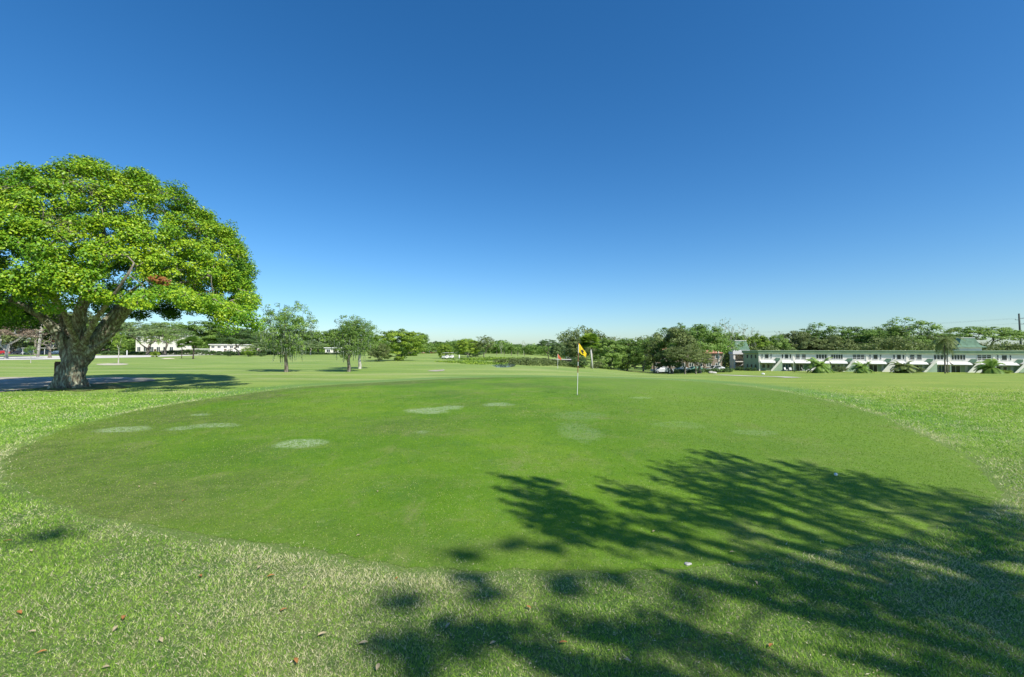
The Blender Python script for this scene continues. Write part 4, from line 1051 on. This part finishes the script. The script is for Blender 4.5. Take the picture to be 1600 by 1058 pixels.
def hood(par, cx, cy, z0, w0, w1, h, mw='cream'):
    MB().box(cx-w0*.37, cx+w0*.37, cy-w0*.37, cy+w0*.37, z0-.1, z0+.8).build('hood_wall', M[mw], par)
    a, b = w0/2, w1/2
    rf = MB().add([(cx-a,cy-a,z0+.8),(cx+a,cy-a,z0+.8),(cx+a,cy+a,z0+.8),(cx-a,cy+a,z0+.8),(cx-a*.68,cy-a*.68,z0+.8+h*.25),(cx+a*.68,cy-a*.68,z0+.8+h*.25),(cx+a*.68,cy+a*.68,z0+.8+h*.25),(cx-a*.68,cy+a*.68,z0+.8+h*.25),
      (cx-b,cy-b,z0+.8+h),(cx+b,cy-b,z0+.8+h),(cx+b,cy+b,z0+.8+h),(cx-b,cy+b,z0+.8+h)],
      [(0,3,2,1),(0,1,5,4),(1,2,6,5),(2,3,7,6),(3,0,4,7),(4,5,9,8),(5,6,10,9),(6,7,11,10),(7,4,8,11),(8,9,10,11)]).build('roof_hood', M['green_roof'], par)
    MB().box(cx-b*1.05, cx+b*1.05, cy-b*1.05, cy+b*1.05, z0+.8+h, z0+.8+h+.16).build('cap', M['white'], rf)
hood(th, 5.62*BW, 5.0, 5.74, 5.9, 2.5, 2.3)
# stair tower left of the row
p = at(1146, 546, 140); p.z = -4.2; r = empty('stair_tower', p, -.2); tag(r, 'square stair tower with green hooded roof at the left end of the townhouses', 'tower')
MB().box(0, .5, 0, 4.5, -.5, 4.6).box(4.0, 4.4, 0, 4.5, -.5, 4.6).box(.5, 4.0, 4.1, 4.5, -.5, 4.6).box(.5, 4.0, .2, 4.1, 2.2, 2.45).build('wall', M['cream'], r)
MB().box(-.2, 4.6, -.2, 4.7, 4.6, 5.9).build('parapet', M['white'], r)
mb = MB()
for j in range(10): mb.box(.6+.3*j, .95+.3*j, .3, 1.3, .25*j-.2, .25*j+.05)
mb.build('staircase', M['concrete'], r)
a, b = 2.4, 1.6
rf = MB().add([(2.2-a,2.2-a,5.9),(2.2+a,2.2-a,5.9),(2.2+a,2.2+a,5.9),(2.2-a,2.2+a,5.9),(2.2-b,2.2-b,8.7),(2.2+b,2.2-b,8.7),(2.2+b,2.2+b,8.7),(2.2-b,2.2+b,8.7)],
   [(0,3,2,1),(0,1,5,4),(1,2,6,5),(2,3,7,6),(3,0,4,7),(4,5,6,7)]).build('roof_hood', M['green_roof'], r)
MB().box(2.2-b*1.05, 2.2+b*1.05, 2.2-b*1.05, 2.2+b*1.05, 8.7, 8.88).build('cap', M['white'], rf)

# ------------------------------------------------------------------ vehicles
def car(px, Y, col, label, rz=0.0, base=None, suv=False):
    p = at(px, 546, Y); p.z = tzf(p.x, p.y) + .02
    r = empty('parked_car', p, rz); tag(r, label, 'car', 'parked cars')
    m = mat('car paint ' + label[:12], col, .3, .05, 1, spec=.5)
    h = .2 if suv else 0
    prof = [(-2.25,.35),(-2.3,.62),(-2.2,.85),(-1.5,.92+h*.3),(-1.0,.95+h*.4),(-.45,1.38+h),(.9,1.42+h),(1.65,1.0+h*1.6),(2.2,.95+h),(2.28,.6),(2.22,.35)]
    vs = []; n = len(prof)
    for y, k in ((-.88, 1), (-.80, 1), (.80, 1), (.88, 1)): pass
    body = MB()
    ys = [-.88, -.62, .62, .88]
    for yi, y in enumerate(ys):
        for (x, z) in prof:
            tuck = .16 if z > 1.0 else 0
            yy = y*(1 - tuck) if abs(y) > .7 else y
            vs.append((x, yy, z))
    fs = [tuple(range(n)), tuple(range(3*n, 4*n))[::-1]]
    for j in range(3):
        for i in range(n): fs.append((j*n+i, (j+1)*n+i, (j+1)*n+(i+1) % n, j*n+(i+1) % n))
    body.add(vs, fs).build('body', m, r)
    gl = MB()
    for sgn in (-1, 1):
        y = .765*sgn; y2 = y + .02*sgn
        q = [(-.85,.98+h*.3),(-.42,1.31+h),(.82,1.34+h),(1.35,1.02+h*1.2)]
        gl.add([(a, y, b) for a, b in q] + [(a, y2+.01*sgn, b) for a, b in q], [(0,1,2,3),(7,6,5,4),(0,4,5,1),(1,5,6,2),(2,6,7,3),(3,7,4,0)])
    gl.add([(-1.02,-.6,.98+h*.4),(-1.02,.6,.98+h*.4),(-.52,.55,1.36+h),(-.52,-.55,1.36+h)], [(0,1,2,3)])
    gl.build('windows', M['glass'], r)
    for wx in (-1.4, 1.4):
        for sgn in (-1, 1):
            w = MB(); w.tube([(wx, .70*sgn, .32), (wx, .90*sgn, .32)], .32, 14); wo = w.build('wheel', M['rubber'], r)
            MB().tube([(wx, .895*sgn, .32), (wx, .92*sgn, .32)], .19, 10).build('rim', M['rim'], wo)
    for sgn in (-1, 1): MB().box(-2.31, -2.24, .5*sgn-.15, .5*sgn+.15, .62, .76).build('headlight', M['white'], r)
    return r
car(2, 172, (.45, .03, .03), 'red car at the far left edge beyond the path', .1)
car(30, 172, (.03, .03, .035), 'black car right of the red one', .05, suv=True)
car(47, 168, (.42, .44, .44), 'silver car in the middle of the far left row', 0)
car(69, 170, (.30, .31, .32), 'grey car behind the leaning pale trunk', 0, suv=True)
car(90, 165, (.22, .30, .36), 'blue-grey car next to the ficus trunk', 0)
car(1034, 100, (.55, .57, .6), 'white sedan in shade right of the white post', .1)
car(1063, 108, (.6, .6, .58), 'white car under the dusky oak', .2)
car(1117, 112, (.6, .6, .58), 'white car left of the white-limbed tree', .2, suv=True)
car(1085, 112, (.10, .25, .18), 'green car in the shade of the right-hand grove', .2)
def golf_cart(px, base, label):
    p = ground_at(px, base); r = empty('golf_cart', p, 1.2, (.68, .68, .68)); tag(r, label, 'golf cart', 'golf carts under the small tree')
    MB().prism([(-1.1,.3),(-1.15,.75),(-.75,.85),(-.6,.45),(-.1,.4),(0,.7),(.6,.72),(.65,1.1),(.8,1.1),(.95,.7),(1.1,.65),(1.1,.3)], -.55, .55, axis='y').build('body', M['white'], r)
    MB().box(-.75, .95, -.58, .58, 1.78, 1.84).build('roof', M['white'], r)
    MB().box(0, .55, -.5, .5, .73, .85).build('seat', M['concrete'], r)
    for x in (-.7, .85):
        for y in (-.5, .5): MB().tube([(x, y, .7), (x*.95, y, 1.78)], .025, 6).build('roof_post', M['rubber'], r)
    for x in (-.75, .75):
        for y in (-.5, .5): MB().tube([(x, y-.1*np.sign(y), .22), (x, y+.08*np.sign(y), .22)], .22, 10).build('wheel', M['rubber'], r)
golf_cart(696, 561, 'white golf cart nearer the small leafy tree'); golf_cart(704, 560.5, 'white golf cart on the right of the pair')

# ------------------------------------------------------------------ flags, poles, ball and small things
M['maroon'] = mat('maroon paint', (.22, .05, .045), .5, .08, 3)
M['yellow'] = mat('yellow nylon', (.80, .56, .02), .7, .1, 6)
M['black'] = mat('black print', (.03, .03, .03), .6, .1)
M['red'] = mat('red nylon', (.60, .13, .07), .7, .1, 6)
def flagstick(px, base, ytop, label, flagm, fs, bands=True, mark=False, droop=True, lean=0.0):
    p = ground_at(px, base); H = at(px, ytop, p.y).z - p.z
    r = empty('flagstick', p); tag(r, label, 'golf flag')
    pt = lambda f: Vector((lean*f, 0, H*f)); rr = .0125 if p.y < 30 else .02
    po = MB().tube([pt(0) - Vector((0, 0, .05)), pt(1)], rr, 10).build('pole', M['white'], r)
    if bands:
        for f0, f1 in ((.43, .56), (.64, .80), (.97, 1.0)):
            MB().tube([pt(f0), pt(f1)], rr*1.25, 10).build('painted_band', M['maroon'], po)
    # drooping pennant: rows hang from the hoist, folds run outward
    nu, nv = 16, 10; V = []; hh = .42*fs
    for i in range(nu+1):
        u = i/nu
        for j in range(nv+1):
            v = j/nv
            x = u*.34*fs*(1 - .10*v); zc2 = -u*.46*fs
            z = zc2 - v*hh*(1 - .62*u) + .012*math.sin(u*9+v*2)*fs
            y = (.035*math.sin(u*8 + v*1.5) + .02*math.sin(u*15+1))*fs*u**.4
            V.append((pt(1).x + rr + x, y, H*.995 + z))
    n1_ = nv+1
    mb = MB(); fsx = [(i*n1_+j, (i+1)*n1_+j, (i+1)*n1_+j+1, i*n1_+j+1) for i in range(nu) for j in range(nv)]
    mb.add(V, fsx); fl = mb.build('flag', flagm, r, True)
    s_ = fl.modifiers.new('s', 'SOLIDIFY'); s_.thickness = .006
    if mark:
        mk = MB(); sel = []
        def P3(u, v, o=-.012):
            i = min(int(u*nu), nu-1); j = min(int(v*nv), nv-1); fu, fv = u*nu-i, v*nv-j
            q = [Vector(V[a]) for a in (i*n1_+j, (i+1)*n1_+j, i*n1_+j+1, (i+1)*n1_+j+1)]
            w = q[0]*(1-fu)*(1-fv)+q[1]*fu*(1-fv)+q[2]*(1-fu)*fv+q[3]*fu*fv
            return (w.x, w.y+o, w.z)
        ring = []
        for k in range(16):
            a = 2*math.pi*k/16; ring.append((.52+.22*math.cos(a), .50+.26*math.sin(a)))
        mk.add([P3(.52, .5)] + [P3(*q) for q in ring], [(0, 1+k, 1+(k+1) % 16) for k in range(16)])
        mk.build('flag_mark', M['black'], fl)
    return r
flagstick(902, 618, 536, 'yellow flag with a black mark drooping from a banded flagstick on the green', M['yellow'], .95, mark=True, lean=.06)
flagstick(871.5, 576, 553, 'small red flag on a thin pole beyond the creek plants', M['red'], 1.2, bands=False)
cup = ground_at(902, 618)
o = MB().tube([(cup.x, cup.y, cup.z+.0125), (cup.x, cup.y, cup.z+.016)], .056, 20).build('cup_hole', M['black']); tag(o, 'dark cup hole at the foot of the yellow flagstick', 'golf hole')
b = ground_at(1306, 746); b.z += .0125
M['ball'] = mat('golf ball', (.82, .82, .80), .35, .03, 1, spec=.5)
o = empty('golf_ball', b); tag(o, 'white golf ball on the green at the edge of the tree shade', 'golf ball')
bm_ = MB().ball((0, 0, .0225), .0235, 20, 12).build('ball_cover', M['ball'], o, True)
def pole(name, px, Y, ytop, r_, m, label, cat, lean=0.0, base=None, z0=-.2):
    if base is not None: p = ground_at(px, base)
    else: p = at(px, 546, Y); p.z = tzf(p.x, p.y)
    H = at(px, ytop, p.y).z - p.z; r = empty(name, p); tag(r, label, cat)
    pl = MB().tube([(0, 0, z0), (lean*.5, 0, H*.5), (lean, 0, H)], [r_*1.15, r_, r_*.9], 10).build('shaft', m, r, True)
    MB().tube([(lean, 0, H-.02), (lean, 0, H+.08)], r_*1.2, 10).build('cap', m, r)
    return r, H
pole('leaning_pole', 926, 60, 547, .13, M['concrete'], 'pale leaning pole right of the yellow flag', 'pole', lean=-.3, base=576.5)
pole('white_post', 1026, 62, 550, .11, M['white'], 'tall white post at the left side of the grove', 'post', lean=-.15, base=578.5)
pole('dead_trunk', 59, 112, 503, .26, M['bark_pale'], 'tall bare pale trunk leaning left of the ficus', 'dead tree', lean=.9)
r, H = pole('sign_post', 14, 150, 543, .05, M['white'], 'white round sign on a post at the far left', 'sign')
MB().tube([(0, -.08, H+.2), (0, -.14, H+.2)], .45, 16).build('sign_disc', M['white'], r)
r, H = pole('marker_post', 198.5, 118, 548, .10, M['white'], 'short white post beside the path, right of the slim young tree', 'post')
r, H = pole('marker_post', 717.5, 92, 555, .10, M['white'], 'short white post at the left end of the dark thicket', 'post')
r, H = pole('marker_post', 737, 92, 560, .07, M['white'], 'left of two tiny white posts before the thicket', 'post')
r, H = pole('marker_post', 745, 92, 560, .07, M['white'], 'right of two tiny white posts before the thicket', 'post')
# utility pole with arms, insulators and wires
p = at(1596.5, 546, 165); p.z = -4.3; up_ = empty('utility_pole', p); tag(up_, 'tall dark utility pole with crossarms at the right edge', 'utility pole')
H = at(1593, 490, 165).z - p.z
MB().tube([(0, 0, -.4), (-.35, 0, H*.5), (-.7, 0, H)], [.36, .31, .24], 10).build('shaft', M['pole_green'], up_, True)
arms = [(H*.88, -1.5, 'a'), (H*.80, 1.6, 'b'), (H*.905, 1.5, 'c')]
for z, L, _ in arms:
    ar = MB().box(min(-.6, -.6+L), max(-.6, -.6+L), -.07, .07, z-.07, z+.07).build('crossarm', M['pole_green'], up_)
    MB().tube([(-.6+L*.95, 0, z+.07), (-.6+L*.95, 0, z+.35)], .08, 8).build('insulator', M['rim'], ar)
for i, (z, L, nm) in enumerate(arms):
    a = Vector((p.x-.6+L*.95, p.y, p.z+z+.35)); 
    for tgt in (Vector((p.x-90, p.y+150, a.z-1)),):
        pts = [a.lerp(tgt, t) + Vector((0, 0, -3*4*t*(1-t)*.5)) for t in np.linspace(0, 1, 14)]
        o = MB().tube(pts, .013, 4, cap=False).build('power_line', M['pole_green']); tag(o, ['highest', 'lowest', 'middle'][[2, 1, 0].index(i)] + ' of the power lines running left from the utility pole', 'power line', 'power lines')
# footbridge
p = ground_at(866, 571); q = at(894, 566, p.y); r = empty('footbridge', (p.x, p.y+6, tzf(p.x, p.y+6))); tag(r, 'low footbridge with pale deck edge beside the dark round bush', 'bridge')
Lb = 3.6
MB().box(0, Lb, 0, 1.6, .72, .84).build('deck', M['concrete'], r); MB().box(.05, Lb-.05, .15, 1.45, .30, .715).build('beam', M['bark_dark'], r)
for x in (.2, 1.8, 3.3): MB().box(x, x+.14, .2, .34, -.3, .3).build('pier', M['bark_dark'], r)
# stones and debris
def rock(px, base, w, h, m, label, seed, name='rock'):
    p = ground_at(px, base); rng = np.random.default_rng(seed); mb = MB().ball((0, 0, h*.4), 1, 14, 9)
    o = mb.build(name, m, None, True)
    for v in o.data.vertices:
        c = v.co; k = 1 + .25*math.sin(c.x*3+seed) * math.cos(c.y*4) + rng.normal()*.05
        c.x *= w*k; c.y *= w*.7*k; c.z = max((c.z-h*.4)*h*.6*k, -h*.2) + h*.3
    o.location = p; tag(o, label, 'rock'); return o
rock(1113, 584, .9, .55, M['rock'], 'low dark-sided pale rock left of the white path', 3)
rock(1192.5, 585.6, .22, .3, M['white'], 'small white stone on the lawn before the first townhouse', 4)
rock(262, 561.5, 1.1, .25, M['sand'], 'flat pale slab beside the yellow-green bush', 5)
rock(1075, 883, .032, .02, M['rock'], 'pale flat pebble in the tree shade near the edge of the green', 6, 'pebble')
# patio chairs
def chair(x, y, rz, label):
    r = empty('patio_chair', th.matrix_basis @ Vector((x, y, 0)), rz); tag(r, label, 'chair', 'white chairs on the townhouse patios')
    MB().box(-.28, .28, -.28, .28, .40, .46).build('seat', M['white'], r); MB().add([(-.28,.26,.46),(.28,.26,.46),(.28,.42,1.0),(-.28,.42,1.0),(-.28,.30,.46),(.28,.30,.46),(.28,.46,1.0),(-.28,.46,1.0)], [(0,1,2,3),(7,6,5,4),(0,4,5,1),(1,5,6,2),(2,6,7,3),(3,7,4,0)]).build('backrest', M['white'], r)
    for a in (-.25, .25):
        for b in (-.25, .25): MB().tube([(a, b, 0), (a*.95, b*.95, .40)], .025, 6).build('leg', M['white'], r)
th.rotation_euler[2] = math.atan2(-3.3, 7.5)
th_m = Matrix.Translation(A) @ Matrix.Rotation(math.atan2(-3.3, 7.5), 4, 'Z')
for i, (x, y, a, lb) in enumerate([(6.2,-2.2,.4,'white chair on the first patio, left one'),(7.3,-2.0,-.3,'white chair on the first patio, right one'),(10.2,-2.4,.9,'white chair on the second patio, left one'),
     (11.3,-2.5,-.6,'white chair on the second patio, middle one'),(12.3,-2.1,.2,'white chair on the second patio, right one'),(30.5,-2.2,.3,'white chair under the awning of the fourth townhouse')]):
    w = th_m @ Vector((x, y, 0))
    chair(0, 0, a, lb);
    c = [o for o in COL.objects if o.name.startswith('patio_chair')][-1]; c.location = (w.x, w.y, tzf(w.x, w.y))

# ------------------------------------------------------------------ near grass and fallen leaves
rngG = np.random.default_rng(9)
def blade_color():
    m = leafmat('grass blades', [(.045, .11, .02), (.09, .20, .035), (.13, .25, .06), (.19, .28, .08), (.36, .34, .17), (.52, .48, .30)], .25, .6, .2, rnd=0)
    return m
def turf(name, n, y0, y1, x_, h, w, on_green, label, mcol, dens=1.0):
    Yb = y0 * np.exp(rngG.random(n) * math.log(y1/y0)); Xb = (rngG.random(n)*2-1) * (Yb*1.2 + .4)
    far_ = rngG.random(n) < .28; Xb = np.where(far_, np.sign(Xb) * (Yb*1.2 + .4 + 7*rngG.random(n)**1.8), Xb)
    sx = Xb + (vnoise(Xb, Yb, 6, 41)-.5)*.26 + rngG.normal(size=n)*.05; sy = Yb + (vnoise(Xb, Yb, 6, 42)-.5)*.26 + rngG.normal(size=n)*.05
    ok = inside(np.column_stack([sx, sy]), GB)
    if not on_green:
        dd0 = dist_poly(np.column_stack([Xb, Yb]), GB); ok = ok | (rngG.random(n) > smooth(dd0, -.05, .30))
    ok = (ok if on_green else ~ok) & (rngG.random(n) < 1 - smooth(Yb, y1*.55, y1))
    Xb, Yb = Xb[ok], Yb[ok]; n_ = len(Xb)
    dE = dist_poly(np.column_stack([Xb, Yb]), GB)
    lod = np.clip(Yb/3.4, .65, 5)
    hgt = h*(.6 + .9*rngG.random(n_)) * lod**.5; wid = w*(.7+.6*rngG.random(n_)) * lod
    ang = rngG.random(n_)*2*math.pi; lean = hgt*(.5+1.1*rngG.random(n_)); la = rngG.random(n_)*2*math.pi
    Z = tz(Xb, Yb) + (.005 if on_green else 0)
    a = np.column_stack([Xb - np.cos(ang)*wid/2, Yb - np.sin(ang)*wid/2, Z-.001]); b = np.column_stack([Xb + np.cos(ang)*wid/2, Yb + np.sin(ang)*wid/2, Z-.001])
    c = np.column_stack([Xb + np.cos(la)*lean, Yb + np.sin(la)*lean, Z + hgt])
    if on_green:
        straw = .02 + .18*np.exp(-(dE/.5)**2) + .12*smooth(vnoise(Xb, Yb, .9, 23), .5, .85)
    else:
        straw = .07 + .6*np.exp(-(dE/.3)**2)*smooth(vnoise(Xb, Yb, .7, 31), .2, .7) + .22*smooth(vnoise(Xb, Yb, 1.4, 21), .5, .8) + .28*smooth(vnoise(Xb, Yb, .5, 22) + .045*Xb, .45, .85)*(Yb < 5)
    if not on_green: straw = straw + .6*np.exp(-((Xb+1.3)/1.1)**2)*np.exp(-((dE-.05)/.28)**2); hgt = hgt*(.55+.9*vnoise(Xb, Yb, 5, 27)); c = np.column_stack([Xb + np.cos(la)*lean, Yb + np.sin(la)*lean, Z + hgt])
    dry = rngG.random(n_) < np.clip(straw, 0, .8)
    tint = np.where(dry, rngG.uniform(.72, 1, n_), np.clip(rngG.normal(.34, .13, n_) + .2*(vnoise(Xb, Yb, 3, 24)-.5) + .3*(vnoise(Xb, Yb, 22, 25)-.5), 0, .6))
    o = link(name, npmesh(name, np.stack([a, b, c], 1).reshape(-1, 3), 3, mcol, {'tint': tint})); tag(o, label, kind='stuff')
turf('grass', 1150000, 2.15, 24, 0, .016, .0042, False, 'short turf blades in the foreground', leafmat('grass blades', [(.06, .17, .015), (.18, .36, .035), (.31, .51, .055), (.44, .61, .10), (.64, .60, .31), (.86, .79, .52)], .35, .6, .2, rnd=0))
turf('green_turf', 640000, 3.2, 26, 0, .0055, .0040, True, 'very short turf blades of the putting green', leafmat('fine blades', [(.06, .15, .008), (.125, .26, .012), (.20, .35, .018), (.28, .42, .03), (.40, .42, .14), (.52, .50, .24)], .35, .6, .2, rnd=0))
# clippings: flat dry bits
n_ = 9000
Yb = 2.2 * np.exp(rngG.random(n_) * math.log(9/2.2)); Xb = (rngG.random(n_)*2-1) * (Yb*1.2 + .3)
keep = ~inside(np.column_stack([Xb, Yb]), GB) | (rngG.random(n_) < .06); Xb, Yb = Xb[keep], Yb[keep]
P_ = np.column_stack([Xb, Yb, tz(Xb, Yb) + .016])
V, t = leaves(rngG, P_, np.full((len(P_), 3), .003), 1, .018, asp=.3, up=2)
M['litter'] = leafmat('dry litter', [(.17, .13, .07), (.40, .34, .20), (.60, .54, .38)], .1, rnd=0)
o = link('dry_clippings', npmesh('dry_clippings', V, 4, M['litter'], {'tint': t})); tag(o, 'dry grass clippings scattered over the foreground turf', kind='stuff')
# fallen leaves
def leaf_mesh(m, L=.075, W=.03):
    V = []; F_ = []; n = 7
    for i in range(n+1):
        u = i/n; w = W*math.sin(math.pi*min(1, u*.97+.015))**.8; z = .010*math.sin(u*3.1) + .004
        V += [((u-.5)*L, -w/2, z+.005), ((u-.5)*L, 0, z), ((u-.5)*L, w/2, z+.006)]
    for i in range(n):
        for j in (0, 1): F_.append((i*3+j, (i+1)*3+j, (i+1)*3+j+1, i*3+j+1))
    return MB().add(V, F_).mesh('leaf', m, True)
M['leaf_tan'] = mat('tan dead leaf', (.40, .33, .19), .8, .2, 30); M['leaf_orange'] = mat('orange dead leaf', (.38, .17, .05), .8, .25, 30)
lt, lo_ = leaf_mesh(M['leaf_tan']), leaf_mesh(M['leaf_orange'])
for i, (px, py, o_) in enumerate([(180,988,0),(65,1028,1),(30,963,1),(48,866,0),(12,850,1),(192,974,1),(50,992,0),(252,1008,0),(313,905,1),(260,933,0),(423,904,1),(405,890,0),(443,960,1),(475,922,0),
      (568,1014,0),(560,840,0),(650,932,0),(620,910,1),(165,1050,0),(503,998,0),(462,1040,1),(590,1052,0),(241,759,0),(287,786,1),(590,771,0),(348,708,0),(362,716,0),(217,762,0),(1250,945,0),(1205,1018,1),(826,953,1),
      (1182,915,0),(1392,918,0),(1380,880,0),(980,1040,0),(1145,869,0),(20,898,0),(700,985,0),(770,1010,0),(880,1010,1),(1022,835,0),(1140,1000,0)]):
    p = ground_at(px, py); l = link('fallen_leaf', lo_ if o_ else lt); k = random.uniform(.5, .85)
    l.location = (p.x, p.y, p.z + (.012 if inside(np.array([[p.x, p.y]]), GB)[0] else .016)); l.rotation_euler = (random.uniform(-.2,.2), random.uniform(-.2,.2), random.uniform(0, 6.28)); l.scale = (k,)*3
    tag(l, 'orange-brown dead leaf lying on the near turf' if o_ else 'small tan dead leaf lying on the near turf', 'leaf', 'orange leaves scattered over the turf' if o_ else 'tan leaves scattered over the turf')
